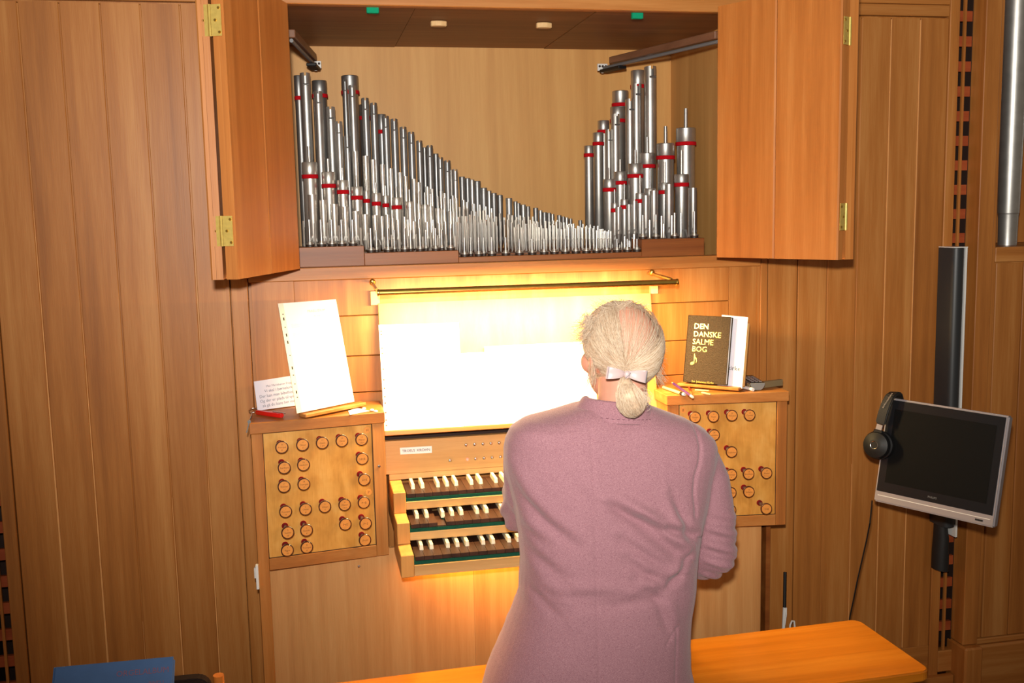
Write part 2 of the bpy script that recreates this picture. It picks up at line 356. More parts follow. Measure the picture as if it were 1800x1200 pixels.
# stepped rack board in front of the pipes
RY = 2.93
rb = thing('rack_board', (0.55, 3.0, 1.58), 'reddish stepped rack board carrying the front row of pipe toes', 'board')
xs1, xs2 = at(640, 440, RY).x, at(806, 445, RY).x
zt1, zt2, zt3 = at(560, 434, RY).z, at(720, 442.5, RY).z, at(960, 447.5, RY).z
B(-0.14, xs1, RY, RY+0.10, 1.5205, zt1).build('board_step', MW['red'], rb, bevel=.001)
B(xs1+.0005, xs2, RY, RY+0.10, 1.5205, zt2).build('board_step', MW['red'], rb, bevel=.001)
xs3, xs4 = at(1128, 440, RY).x, at(1238, 440, RY).x
B(xs2+.0005, xs3, RY, RY+0.10, 1.5205, zt3).build('board_step', MW['red'], rb, bevel=.001)
ztr = at(1190, 419, RY).z
B(xs3+.0005, xs4, RY, RY+0.10, 1.5205, ztr).build('board_step', MW['red'], rb, bevel=.001)
B(-0.14, xs4, RY+0.1005, 3.55, 1.5205, 1.596).build('rack_deck', MW['red'], rb)

# sliding tracks for the folding doors
def track(pa, pb, label):
    a, b = V3(pa), V3(pb); d = (b-a).normalized(); u = d.cross(Z3).normalized(); L = (b-a).length
    t = thing('door_track', tuple(a), label, 'door track', 'wooden door tracks under the cabinet top')
    MB().fbox(a, d, u, Z3, 0, L, -0.011, 0.011, 0.0, 0.022).build('track_bar', MW['rail'], t, bevel=.002)
    MB().cyl(a+V3((0, 0, -0.008))-d*0.05, b+V3((0, 0, -0.008)), 0.0055, n=8).build('track_rod', M['grey'], t, smooth=True)
    MB().fbox(a, d, u, Z3, -0.055, 0.07, -0.016, 0.016, -0.024, -0.014).build('runner_block', M['black'], t, bevel=.002)
    e = a - d*0.06
    MB().box(e.x-0.018, e.x+0.018, e.y-0.004, e.y+0.004, e.z-0.017, e.z+0.007).cyl(e+V3((0, 0, -0.025)), e+V3((0, 0, -0.016)), 0.005, n=10).build('bracket', M['white'], t, bevel=.001)
    s = MB()
    for dx in (-0.011, 0, 0.011): s.cyl(e+V3((dx, -0.006, -0.002)), e+V3((dx, -0.003, -0.002)), 0.004, n=10)
    s.build('screw', M['dark'], t)
track(at(1075, 112, 3.42), at(1262, 68, 2.86), 'wooden track bar with metal rod beside the right-hand folding door')
track(at(551, 107, 3.42), at(512, 66, 2.90), 'wooden track bar with metal rod beside the left-hand folding door')

# folding doors, swung out and folded at right angles to the case
def door(side, near, far, ang_b, label):
    """near: apex of the fold, far: inner end of the visible leaf (x, y)"""
    z0, z1 = 1.582, 2.272
    t = thing('folding_door', (near[0], near[1], z0), label, 'door', 'folding cabinet doors')
    n2, f2 = V3((near[0], near[1], 0)), V3((far[0], far[1], 0)); u = (f2-n2).normalized(); L = (f2-n2).length
    w = V3((-u.y, u.x, 0))*(1 if side < 0 else -1)        # towards the folded-away leaf
    # visible leaf: two boards with a V joint
    lf = MB().fbox(n2, u, w, Z3, 0.002, L-0.002, 0.012, 0.027, z0, z1).build('door_leaf', MW['door'], t)
    for a, b in ((0.0, L*0.5), (L*0.5, L)):
        MB().prism([(a+.0005, 0.0125), (a+.0005, 0.0035), (a+0.004, 0), (b-0.004, 0), (b-.0005, 0.0035), (b-.0005, 0.0125)], z0, z1, o=n2, u=u, v=w).build('plank', MW['door'], lf)
    # folded-away leaf, hinged to the case
    q = n2 + w*0.033 - u*0.002
    end = V3((-0.150 if side < 0 else 1.343, W-0.004, 0)); 
    u2 = (end-q).normalized(); L2 = (end-q).length; w2 = V3((-u2.y, u2.x, 0))*(1 if side < 0 else -1)
    l2 = MB().fbox(q, u2, w2, Z3, 0.0, L2, 0.0, 0.015, z0, z1).build('door_leaf', MW['door'], t)
    for a, b in ((0.0, L2*0.5), (L2*0.5, L2)):
        MB().prism([(a+.0005, 0.0155), (a+.0005, 0.024), (a+0.004, 0.0275), (b-0.004, 0.0275), (b-.0005, 0.024), (b-.0005, 0.0155)], z0, z1, o=q, u=u2, v=w2).build('plank', MW['door'], l2)
    # brass hinges across both edges
    e = -u*0.0015
    for zc in ((2.154, 1.692)):
        h = MB().fbox(n2+e, u, w, Z3, -0.002, 0.0, 0.004, 0.0275, zc-0.034, zc+0.034).fbox(n2+e-u*0.001, u, w, Z3, -0.002, 0.0, 0.0345, 0.058, zc-0.034, zc+0.034).build('hinge', M['brass_dull'], t)
        MB().cyl(n2+w*0.031-u*0.003+Z3*(zc-0.0345), n2+w*0.031-u*0.003+Z3*(zc+0.0345), 0.003, n=8).build('hinge_pin', M['brass_dull'], h, smooth=True)
        for a in (0.012, 0.049):
            for k, zz in enumerate((-0.026, 0, 0.026)):
                aa = a + (0.006 if (a < .03) == (k == 1) else -0.003)
                MB().cyl(n2+w*aa-u*0.0035+Z3*(zc+zz), n2+w*aa-u*0.0052+Z3*(zc+zz), 0.0036, 0.003, n=8).build('screw', M['brass'], h)
    return t
nl, fL_ = atz(418, 491, 1.582), atz(528, 472, 1.582)
nr, fR_ = atz(1472, 457, 1.582), atz(1258, 452, 1.582)
door(-1, (nl.x, nl.y), (fL_.x, fL_.y), 0, 'left-hand folding door of orange-brown boards, swung out of the pipe cabinet')
door(1, (nr.x, nr.y), (fR_.x, fR_.y), 0, 'right-hand folding door of orange-brown boards, swung out of the pipe cabinet')

# panelling between cabinet sill and console
con = bpy.data.objects.new('trim_1', None); COL.objects.link(con); ORG['trim_1'] = V3((0, 0, 0)); tag(con, kind='structure')
Yp = W+0.004
B(-0.164, 1.356, Yp+0.016, Yp+0.03, 0.0, 1.543).build('backing_board', MW['case_v'], con)
zl = [1.5425]+[at(661, y, Yp).z for y in (553, 624, 688)]+[1.1]
xl, xr = -0.04, at(1281, 545, Yp).x
B(xl, xr, Yp, Yp+0.015, zl[1]+.001, 1.5425).build('board', MW['case_v'], con, bevel=.001)
B(-0.155, xl-.0002, Yp, Yp+0.015, 1.19, 1.5425).build('board', MW['case_v'], con, bevel=.0003)
for k in (1, 2, 3): B(xl, xr, Yp+.001, Yp+0.015, zl[k+1]+.0012, zl[k]-.0012).build('board', MW['case_v'], con, bevel=.0015)
B(xr+.0004, 1.347, Yp, Yp+0.015, 1.19, 1.5425).build('board', MW['case_v'], con, bevel=.0003)
B(-0.155, xl-.001, Yp, Yp+0.015, 1.10, 1.189).build('board', MW['case_h'], con, bevel=.001)
B(1.3475, 1.356, Yp-.002, Yp+0.015, 0.0, 1.5425).build('edge_strip', MW['case_v'], con)

# ---------------------------------------------------------------- console: stop jambs
def jamb(pL, pR, zb, label, knobs, disks, panel_px, screw=None, text=()):
    """pL, pR: front corners (x, y)"""
    o = V3((pL[0], pL[1], 0)); u = (V3((pR[0], pR[1], 0))-o); L = u.length; u.normalize(); n = V3((u.y, -u.x, 0)); bk = -n
    t = thing('stop_jamb', (o.x, o.y, zb), label, 'organ console')
    T_ = 1.193
    hp = [hit(px, py, o, n) for px, py in panel_px]     # TL TR BR BL
    ua = [(p-o).dot(u) for p in hp]; a0, a1 = (ua[0]+ua[3])/2, (ua[1]+ua[2])/2
    z1, z0 = (hp[0].z+hp[1].z)/2, (hp[2].z+hp[3].z)/2
    left = pL[1] < pR[1]
    # frame
    sl_bottom = 0.0 if left else z0-0.032
    MB().fbox(o, u, bk, Z3, 0, a0-.0004, 0, 0.022, sl_bottom, z1+.0).build('stile', MW['case_v'], t, bevel=.001)
    MB().fbox(o, u, bk, Z3, a1+.0004, L, 0, 0.022, z0-0.032, z1).build('stile', MW['case_v'], t, bevel=.001)
    MB().fbox(o, u, bk, Z3, a0, a1, 0, 0.022, z0-0.032, z0-.0004).build('bottom_rail', MW['case_h'], t, bevel=.001)
    # body behind, cap on top
    if left: body = [(o.x+.004, o.y+0.024), (pR[0]-.004, pR[1]+0.024), (pR[0]-.004, W-.003), (o.x+.004, W-.003)]; cap = [(o.x-.004, o.y-0.003), (pR[0]-0.022, pR[1]-0.0055), (pR[0]+0.002, pR[1]-.003), (pR[0]+0.002, W-.003), (o.x-.004, W-.003)]
    else: body = [(o.x+.004, o.y+0.024), (pR[0]-.004, pR[1]+0.024), (pR[0]-.004, W-.003), (o.x+.004, W-.003)]; cap = [(o.x-.002, o.y-.003), (pR[0]+.004, pR[1]-.003), (pR[0]+.004, W-.003), (o.x-.002, W-.003)]
    MB().prism(body, z0-0.030, z1+0.0).build('body', MW['case_v'], t)
    MB().prism(cap, z1+.0005, T_).build('cap', MW['case_h'], t, bevel=.0015)
    pn = MB().fbox(o, u, bk, Z3, a0, a1, 0.004, 0.0225, z0, z1).build('stop_panel', MW['birch'], t)
    g = MB()
    for (c0, c1, e0, e1) in ((a0, a1, z1-.0016, z1), (a0, a1, z0, z0+.0016), (a0, a0+.0016, z0, z1), (a1-.0016, a1, z0, z1)):
        g.fbox(o, u, bk, Z3, c0, c1, 0.0028, 0.004, e0, e1)
    g.build('joint', M['dark'], pn)
    for k in knobs:
        px, py, txt, out = k; D = 0.060 if out else 0.047
        c = hit(px, py, o + n*D, n)
        kb = MB().lathe([(0.0120, -0.010), (0.0162, -0.007), (0.0166, -0.001), (0.0158, 0.0)], c=c, w=n, n=24).build('stop_knob', M['knob_rim'], t, smooth=True)
        MB().lathe([(0.0139, -0.0005), (0.0139, 0.0006)], c=c, w=n, n=24).build('knob_face', M['knob_face'], kb)
        base = c - n*(D-(-0.004))
        MB().cyl(base, c-n*0.009, 0.0052, n=12).build('shank', M['shank'], kb, smooth=True)
        MB().cyl(base, base+n*0.0045, 0.0084, n=16).build('felt_ring', M['felt_ring'], kb)
        rows = txt.split('|'); nr_ = len(rows); sz = {1: 0.0082, 2: 0.008, 3: 0.0062}[nr_]
        if nr_ == 1 and len(txt) > 4: sz = 0.0058
        ys = {1: [-0.003], 2: [0.002, -0.008], 3: [0.0055, -0.002, -0.0095]}[nr_]
        lettering([(rows[i], sz if (i == 1 or nr_ < 3) else 0.0054, 0, ys[i], 'C') for i in range(nr_)], 'engraving', M['ink_knob'], kb, c+n*0.0003, u, Z3, n)
    for px, py, ch in disks:
        c = hit(px, py, o-n*0.0035, n)
        dk = MB().cyl(c, c+n*0.0012, 0.0085, n=20).build('division_plate', M['knob_face'], t)
        lettering([(ch, 0.010, 0, -0.0035, 'C')], 'engraving', M['ink_knob'], dk, c+n*0.0013, u, Z3, n)
    if screw:
        c = hit(screw[0], screw[1], o, n); MB().lathe([(0.0042, 0), (0.0036, 0.002), (0.001, 0.0026)], c=c, w=n, n=14).build('screw', M['steel'], t, smooth=True)
    return t, o, u, n
LK = [(495.5, 786, "10|Principal|8'", 0), (532, 781.8, "11|Oktav|4'", 0), (566.7, 778.3, "12|Quint|2 2/3'", 0), (601.2, 774.8, "13|Oktav|2'", 0), (635.8, 772.5, "14|Mixtur|5 kor", 0),
      (499.8, 822, "15|Rørfløjte|8'", 1), (533.7, 817, "16|Nathorn|4'", 0), (637, 806.2, "H+B", 0),
      (499.5, 855, "17|Dulcian|16'", 0), (534.3, 851, "18|Trompet|8'", 0), (640.5, 843, "H+S", 1),
      (502.2, 899.2, "1|Principal|16'", 0), (537.2, 895, "2|Oktav|8'", 0), (571.2, 890.5, "3|Oktav|4'", 0), (606, 887, "4|Mixtur|5 kor", 0), (639.8, 883.2, "P+B", 0),
      (506, 936, "5|Subbas|16'", 1), (539, 932, "6|Gedakt|8'", 1), (607.2, 921.5, "P+S'", 0), (642.8, 920, "P+S", 1),
      (505.3, 967.2, "7|Fagot|16'", 0), (539.5, 962, "8|Trompet|8'", 0), (641.8, 949.2, "P+H", 0)]
RK = [(1222, 733.3, "20|Gedakt|8'", 0), (1254.3, 732.2, "21|Fløjte|4'", 0), (1286.8, 730.3, "22|Principal|2'", 0), (1318, 729.7, "23|Cymbel|2 kor", 0),
      (1255.5, 764.5, "24|Sesquialtera|2 kor", 0), (1286.3, 794.3, "Tremulant", 0),
      (1223.5, 841, "25|Gedakt|8'", 0), (1256.3, 838, "26|Salicional|8'", 0), (1285.8, 834, "27|Principal|4'", 0), (1316.3, 833, "28|Blokfløjte|2'", 0), (1347.8, 831.5, "29|Mixtur|3-4 kor", 0),
      (1257, 869, "30|Rørfløjte|8'", 0), (1285, 866, "31|Spidsfløjte|4'", 0), (1316.7, 864.5, "32|Sivfløjte|1'", 0), (1284.7, 897, "Tremulant", 0), (1347.5, 894.3, "S+B", 1)]
JL = jamb((-0.163, 2.646), (0.184, 2.694), 0, 'left-hand console cabinet with a burr veneer panel of round stop knobs', LK, [(645, 755.5, 'H'), (648, 864.5, 'P')], [(461.3, 761.7), (653.8, 745), (662, 957), (473.3, 982.5)], screw=(666.5, 819))
JR = jamb((0.990, 2.691), (1.340, 2.648), 0.79, 'right-hand console cabinet with a burr veneer panel of round stop knobs', RK, [(1200.5, 720.5, 'B')], [(1191.5, 712), (1366, 705.5), (1363.8, 904.5), (1196, 911)])

# lower front panel, with the side post on the right
kb_ = thing('lower_panel', (0.59, 2.71, 0), 'pale veneered lower front panel of the console below the keyboards', 'panel')
YL = 2.712
xe = at(1338, 960, YL).x
for a, b in ((-0.150, 0.42), (0.4205, 0.95), (0.9505, xe)): B(a, b, YL, YL+0.012, 0.0, 0.806).build('panel_board', MW['lower'], kb_)
c = at(631, 995, YL); MB().lathe([(0.004, 0), (0.0035, 0.002), (0.001, 0.0026)], c=c, w=V3((0, -1, 0)), n=12).build('screw', M['steel'], kb_, smooth=True)
B(xe+0.03, 1.338, YL+0.03, W-.003, 0.0, 0.80).build('side_post', MW['red'], kb_)  # darker reddish wood stands in for the shadow of the jamb here
# white latch on the left stile
p = at(452.5, 1010, 2.650)
t = thing('latch', (p.x, 2.645, p.z-0.035), 'small white plastic latch on the left console stile', 'latch')
B(p.x-0.003, p.x+0.004, 2.632, 2.6455, p.z-0.034, p.z+0.032).build('latch_plate', M['white'], t, bevel=.001)
B(p.x-0.007, p.x-0.0031, 2.634, 2.6455, p.z-0.004, p.z+0.024).build('latch_tongue', M['white'], t, bevel=.001)

# ---------------------------------------------------------------- key desk
kd = thing('key_desk', (0.615, 2.6, 0.79), 'stepped maple key desk holding three keyboards', 'key desk')
KX0, KX1 = 0.238, 0.238+32*0.0236
NB = [0.846, 0.9045, 0.963]; KY = [2.505, 2.5935, 2.682]
for side, (xa, xb) in enumerate(((0.200, 0.2335), (KX1+0.0045, KX1+0.038))):
    B(xa, xb, 2.495, 2.711, 0.796, 0.855).build('cheek', MW['maple_v'], kd, bevel=.0015)
    B(xa, xb, 2.5835, 2.90, 0.8555, 0.9135).build('cheek', MW['maple_v'], kd, bevel=.0015)
    B(xa, xb, 2.672, 2.90, 0.914, 0.972).build('cheek', MW['maple_v'], kd, bevel=.0015)
xa, xb = 0.2340, KX1+0.004
B(xa, xb, 2.498, 2.711, 0.797, 0.826).build('key_slip', MW['maple_h'], kd, bevel=.001)
B(xa, xb, 2.590, 2.84, 0.862, 0.884).build('key_slip', MW['maple_h'], kd, bevel=.001)
B(xa, xb, 2.6785, 2.84, 0.9205, 0.9425).build('key_slip', MW['maple_h'], kd, bevel=.001)
for k in range(3):
    B(xa, xb, KY[k]-.002, KY[k]+0.14, (0.8262, 0.8842, 0.9427)[k], (0.8262, 0.8842, 0.9427)[k]+0.0088).build('felt_strip', M['felt_green'], kd)
B(0.2005, KX1+0.0375, 2.8052, 2.90, 0.9725, 0.9895).build('name_rail', MW['maple_h'], kd, bevel=.001)
SH = {0: 1, 1: 1, 3: 1, 4: 1, 5: 1}
OFFS = {0: -0.0016, 1: 0.0016, 3: -0.0022, 4: 0, 5: 0.0022}
mans = ['bottom', 'middle', 'top']
nat_me = shp_me = None
for k in range(3):
    t = thing('organ_keyboard', (KX0, KY[k], NB[k]-0.02), f'{mans[k]} keyboard of the three, with dark naturals and ivory sharps', 'keyboard', 'organ keyboards')
    ND, SD = (0.122, 0.0725) if k == 2 else (0.138, 0.0875)
    for i in range(32):
        dz = -0.008 if (k == 1 and i == 3) else 0
        x0, x1 = KX0+0.0236*i+.0004, KX0+0.0236*(i+1)-.0004
        l = 0.009 if (i % 7 in (1, 2, 4, 5, 6) and i > 0) else 0; r = 0.009 if (i % 7 in (0, 1, 3, 4, 5)) else 0
        mb = MB().prism([(x0, KY[k]), (x1, KY[k]), (x1, KY[k]+0.049), (x1-r*0.6, KY[k]+0.0495), (x1-r*0.6, KY[k]+ND), (x0+l*0.6, KY[k]+ND), (x0+l*0.6, KY[k]+0.0495), (x0, KY[k]+0.049)], NB[k]-0.0105+dz, NB[k]+dz)
        o = mb.build('natural_key', MW['rose'], t)
        if i % 7 in SH and i < 31:
            xc = KX0+0.0236*(i+1)+OFFS[i % 7]; y0 = KY[k]+0.0505; z = NB[k]-0.004
            bot = [(xc-0.0055, y0, z), (xc+0.0055, y0, z), (xc+0.0055, y0+SD, z), (xc-0.0055, y0+SD, z)]
            top = [(xc-0.0043, y0+0.002, NB[k]+0.013), (xc+0.0043, y0+0.002, NB[k]+0.013), (xc+0.0043, y0+SD, NB[k]+0.013), (xc-0.0043, y0+SD, NB[k]+0.013)]
            MB().hexa(bot, top).build('sharp_key', M['ivory'], t, bevel=.0008)
# nameboard with its buttons
YN = 2.805
nb = thing('nameboard', (0.61, YN, 0.99), 'plain maple nameboard with rows of small metal buttons above the keyboards', 'nameboard')
B(0.186, 0.988, YN, YN+0.02, 0.990, 1.086).build('board', MW['maple_h'], nb, bevel=.001)
def button(px, py, mat='steel'):
    c = at(px, py, YN); MB().lathe([(0.0048, 0), (0.0048, 0.002), (0.0034, 0.004), (0.0012, 0.0046)], c=c, w=V3((0, -1, 0)), n=12).build('piston_button', M[mat], nb, smooth=True)
for px, py in ((819.3, 781.8), (834.3, 780.8), (849, 780), (863, 779), (877.5, 778), (791, 809), (836, 806), (851, 805), (865, 803.8), (879.8, 802.8), (894.5, 802), (909, 801), (923, 800), (892, 777), (906, 776)): button(px, py)
button(821.5, 807, 'pink_led')
q = [at(702.9, 786.8, YN-.001), at(758.9, 783.6, YN-.001), at(759.2, 795.4, YN-.001), at(703.8, 798.5, YN-.001)]
pl = thing('name_plate', (q[3].x, YN-.002, q[3].z), 'small white name plate with dark capitals on the nameboard', 'sign')
MB().hexa([p+V3((0, .001, 0)) for p in q], [p+V3((0, -.0008, 0)) for p in q]).build('plate', M['paper'], pl)
uu = (q[1]-q[0]).normalized(); vv = (q[0]-q[3]).normalized(); cc = (q[2]+q[3])/2
lettering([('TROELS  KROHN', 0.0105, 0, 0.0065, 'C')], 'lettering', M['ink_dark'], pl, cc+V3((0, -.001, 0)), uu, vv, V3((0, -1, 0)))
B(0.186, 1.000, 2.845, 2.866, 0.990, 1.16).build('recess_board', M['dark'], nb)  # dark colour stands in for the shade between nameboard and desk ledge

# ---------------------------------------------------------------- music desk, lamp and music
md = thing('music_desk', (0.59, 2.73, 1.12), 'broad pale wooden music desk leaning back under the brass lamp', 'music desk')
DO = V3((0.190, 2.785, 1.119)); DT = V3((0.190, 2.852, 1.474)); dv = (DT-DO).normalized(); dn = V3((0, -dv.z, dv.y)); DH = (DT-DO).length
MB().fbox(DO, X3, dv, -dn, 0, 0.808, 0, DH, 0, 0.010).build('desk_board', MW['ply'], md, bevel=.001)
MB().fbox(DO, X3, dv, dn, -0.001, 0.809, -0.012, 0.001, -0.012, 0.018).build('ledge', MW['case_h'], md, bevel=.0015)
for (a, b), (c_, d_) in (((651, 512), (668, 536)), ((1145, 503), (1157, 516))):
    p, r_ = at(a, b, 2.855), at(c_, d_, 2.855)
    B(p.x, r_.x, 2.855, 2.874, r_.z, p.z).build('support_block', M['pale_wood'], md, bevel=.001)
def deskpt(px, py, off=0.0): return hit(px, py, DO+dn*off, dn)
def sheet(name, pts, off, thick, mat, label, cat, plane=deskpt, n=dn, holes=None, group=None, curl=0.0):
    q = [plane(x, y, off) for x, y in pts]
    o = MB().hexa([p for p in q], [p+n*thick for p in q]).build(name, M[mat]); o = top_mesh(o, q[3])
    return tag(o, label, cat, group), q
s1, q = sheet('music_sheet', [(665.5, 571), (806, 567), (816, 749), (676, 757)], 0.002, 0.0012, 'paper', 'bright music sheet in a punched sleeve at the left of the music desk', 'sheet music')
hm = MB()
for k in range(12):
    f = (0.06, 0.09, .22, .27, .42, .52, .60, .68, .74, .83, .90, .95)[k]
    c = q[0].lerp(q[3], f)+(q[1]-q[0]).normalized()*0.006; hm.cyl(c+dn*0.0013, c+dn*0.0016, 0.0022, n=8)
hm.build('punched_holes', M['ink_knob'], s1)['kind'] = 'stuff'
st = q[0]+(q[1]-q[0])*0.07; sb_ = q[3]+(q[2]-q[3])*0.07
MB().tube([st+dn*.0014, sb_+dn*.0014], 0.0004, n=4).build('sleeve_seam', M['ink_faint'], s1)
s2, q2 = sheet('music_booklet', [(806.5, 621), (858, 618.5), (864, 746), (816.5, 748.5)], 0.002, 0.003, 'paper', 'low white music booklet standing between two larger ones on the desk', 'sheet music')
s3, q3 = sheet('music_booklet', [(851, 609), (1040, 599.5), (1052, 737), (860.5, 746)], 0.0055, 0.004, 'paper', 'wide open white music booklet on the desk left of the player', 'sheet music')
mdl = MB().tube([q3[0].lerp(q3[1], .5)+dn*.0045, q3[3].lerp(q3[2], .5)+dn*.0045], 0.0005, n=4).build('fold', M['ink_faint'], s3)
lmp = thing('music_lamp', (0.61, 2.66, 1.50), 'slim brass tube lamp mounted above the music desk', 'lamp')
LY = 2.664; pL_, pR_ = at(665, 513, LY), at(1190, 497, LY); zc = (pL_.z+pR_.z)/2
arc = [(0.0085*math.cos(t), 0.0085*math.sin(t)) for t in [RAD(-50+i*20) for i in range(15)]]
sh = MB(); prof = arc + [(x*0.86, y*0.86) for x, y in arc[::-1]]
for i in range(len(arc)-1):
    a, b = arc[i], arc[i+1]; c_, d_ = (a[0]*.86, a[1]*.86), (b[0]*.86, b[1]*.86)
    sh.prism([a, b, d_, c_], pL_.x, pR_.x, o=(0, LY, zc), u=Y3, v=Z3, w=X3)
sh.build('lamp_tube', M['brass'], lmp, smooth=True)
for x in (pL_.x, pR_.x): MB().lathe([(0.009, -0.003), (0.0098, 0), (0.009, 0.003)], c=(x, LY, zc), w=X3, n=20).build('end_cap', M['brass'], lmp, smooth=True)
for x in (at(655, 505, 2.835).x, at(1146, 491, 2.835).x):
    am = MB().tube([(x, 2.870, zc+0.014), (x, 2.83, zc+0.016), (x+0.000, 2.80, zc+0.014), (x, 2.70, zc+0.010), (x, LY+.006, zc+0.008)], 0.0038, n=10).build('arm', M['brass'], lmp, smooth=True)
    MB().lathe([(0.002, -0.009), (0.007, -0.006), (0.009, 0), (0.007, 0.006), (0.002, 0.009)], c=(x, 2.835, zc+0.018), w=Z3, n=18).build('ball', M['brass'], am, smooth=True)

# ---------------------------------------------------------------- organ pipes
FY = V3((0, -1, 0))
def pipe_root(c, name, label, group): return thing(name, tuple(c), label, 'organ pipe', group)
def pipe_body(mb, c, r, zt, n=18, mouth=0.05, foot=0.03):
    """foot cone, mouth with flattened lips, cylinder, open top"""
    x, y, z = c
    mb.lathe([(r*0.35, 0.0005), (r*0.97, foot), (r, foot+0.001), (r, zt-z), (r*0.9, zt-z), (r*0.9, max(zt-z-0.05, foot+.01))], c=c, n=n, cap1=True)
    w = r*0.75
    mb.hexa([(x-w, y-r*0.80, z+foot), (x+w, y-r*0.80, z+foot), (x+w*.6, y-r*1.02, z+foot+r*1.3), (x-w*.6, y-r*1.02, z+foot+r*1.3)],
            [(x-w, y-r*0.70, z+foot), (x+w, y-r*0.70, z+foot), (x+w*.6, y-r*.9, z+foot+r*1.3), (x-w*.6, y-r*.9, z+foot+r*1.3)])
def place(px, pytop, w, Y, zb):
    a, b = at(px-w/2, pytop, Y), at(px+w/2, pytop, Y); return (a.x+b.x)/2, (b.x-a.x)/2*0.98, (a.z+b.z)/2
def add_pipe(kind, px, py, w, Y, zb, label, group, extra=None, mat='tin', n=18, name='organ_pipe'):
    x, r, zt = place(px, py, w, Y, zb); c = (x, Y, zb)
    if kind == 'plain':
        mb = MB(); pipe_body(mb, c, r, zt, n=n); o = top_mesh(mb.build(name, M[mat], smooth=True), c)
        return tag(o, label, 'organ pipe', group)
    if kind == 'rod':           # toe flange, boss and thin tube
        q_ = 0.62 if (px in (661, 692.5, 721, 748, 776, 827, 850)) else 1.0
        mb = MB().lathe([(r, 0.012), (r, zt-zb), (r*0.55, zt-zb), (r*.55, zt-zb-.01)], c=c, n=n, cap1=True); o = top_mesh(mb.build(name, M[mat], smooth=True), c)
        MB().lathe([(.0100*q_, 0.0068), (0.0138*q_, 0.0072), (.0138*q_, 0.0098), (.0080*q_, 0.0104), (.0074*q_, 0.0150), (r*.9, 0.0155)], c=c, n=n).build('toe_flange', M['flange'], o, smooth=True)
        MB().lathe([(.0125*q_, 0.0), (.0125*q_, 0.0066)], c=c, n=n).build('toe_ring', M['toe'], o, smooth=True)
        return tag(o, label, 'organ pipe', group)
    t = pipe_root(c, name, label, group)
    mb = MB()
    if kind == 'slot':          # tall open pipe with a cut tuning slot and rolled tongue
        pipe_body(mb, c, r, zt-0.034, n=n)
        hts = zt-0.034
        # upper collar with a dip in front
        N_ = 20; vs = []; fs = []
        for i in range(N_+1):
            a = RAD(-65+i*(230+180-0)/N_*1.0) if False else RAD(-90+14+i*(332)/N_)
            dip = 0.003*math.cos((i/N_-.5)*2*math.pi)
            for rr, zz in ((r, hts), (r, zt-dip), (r*.88, zt-dip), (r*.88, hts)):
                vs.append((x+rr*math.cos(a), Y+rr*math.sin(a), zz))
        for i in range(N_):
            for k in range(4): fs.append((i*4+k, i*4+(k+1) % 4, (i+1)*4+(k+1) % 4, (i+1)*4+k))
        mb.add(vs, fs); body = mb.build('pipe_body', M[mat], t, smooth=True)
        s = MB(); s.cyl((x-r*.42, Y-r*1.06, hts), (x+r*.62, Y-r*1.06, hts), max(r*.17, .0012), n=8)
        s.build('tuning_roll', M['tin_dark'], body, smooth=True)
    else:                        # stopped pipe: cap over a felt band, chimney on top for the flutes
        cap_h = extra[0]; zb_band = zt - cap_h
        pipe_body(mb, c, r*0.93, zb_band-0.0005, n=n); mb.build('pipe_body', M[mat], t, smooth=True)
        cp = MB().lathe([(r*0.99, zb_band+0.012), (r, zb_band+0.0125), (r, zt-0.002), (r*0.94, zt), (0.0005, zt)], c=(x, Y, 0), n=n, cap1=False).build('pipe_cap', M[mat], t, smooth=True)
        if len(extra) < 3 or extra[2]:
            MB().lathe([(r*0.92, zb_band-0.001), (r*1.07, zb_band), (r*1.07, zb_band+0.0115), (r*0.99, zb_band+0.0118)], c=(x, Y, 0), n=n, cap0=False, cap1=False).build('felt_band', M['felt_red'], t, smooth=True)
        else:
            MB().lathe([(r*0.93, zb_band-0.001), (r*1.0, zb_band+0.0118)], c=(x, Y, 0), n=n, cap0=False, cap1=False).build('lower_ring', M[mat], t, smooth=True)
        if extra[1]:
            zc_ = at(px, extra[1], Y).z; rc = max(r*0.2, 0.0028)
            MB().lathe([(rc, zt-.001), (rc, zc_), (rc*.6, zc_), (rc*.6, zc_-.008)], c=(x, Y, 0), n=10, cap1=True).build('chimney', M[mat], cp, smooth=True)
    return t
ZB = 1.5965
def red_h(Y, ytop, yred):   # cap height from the pixel rows of its top and its felt band
    return at(900, ytop, Y).z - at(900, yred+4, Y).z
def order(kind, k, where, what): return f'{what}, {nth(k)} from left {where}'
# rear stopped pipes with red felt (left group)
Yr = 3.47
for k, (px, py, w, rd) in enumerate(((524, 133, 16, 170), (561, 142, 27, 167), (614.5, 133.5, 31, 161), (640, 184, 20, 206), (670, 201, 17, 230)), 1):
    add_pipe('cap', px, py, w, Yr+(.045 if k == 4 else 0), ZB, order('', k, 'at the back left', 'thick stopped metal pipe with red band'), 'tall stopped pipes at the back left', (red_h(Yr, py, rd), None), 'tin_dark')
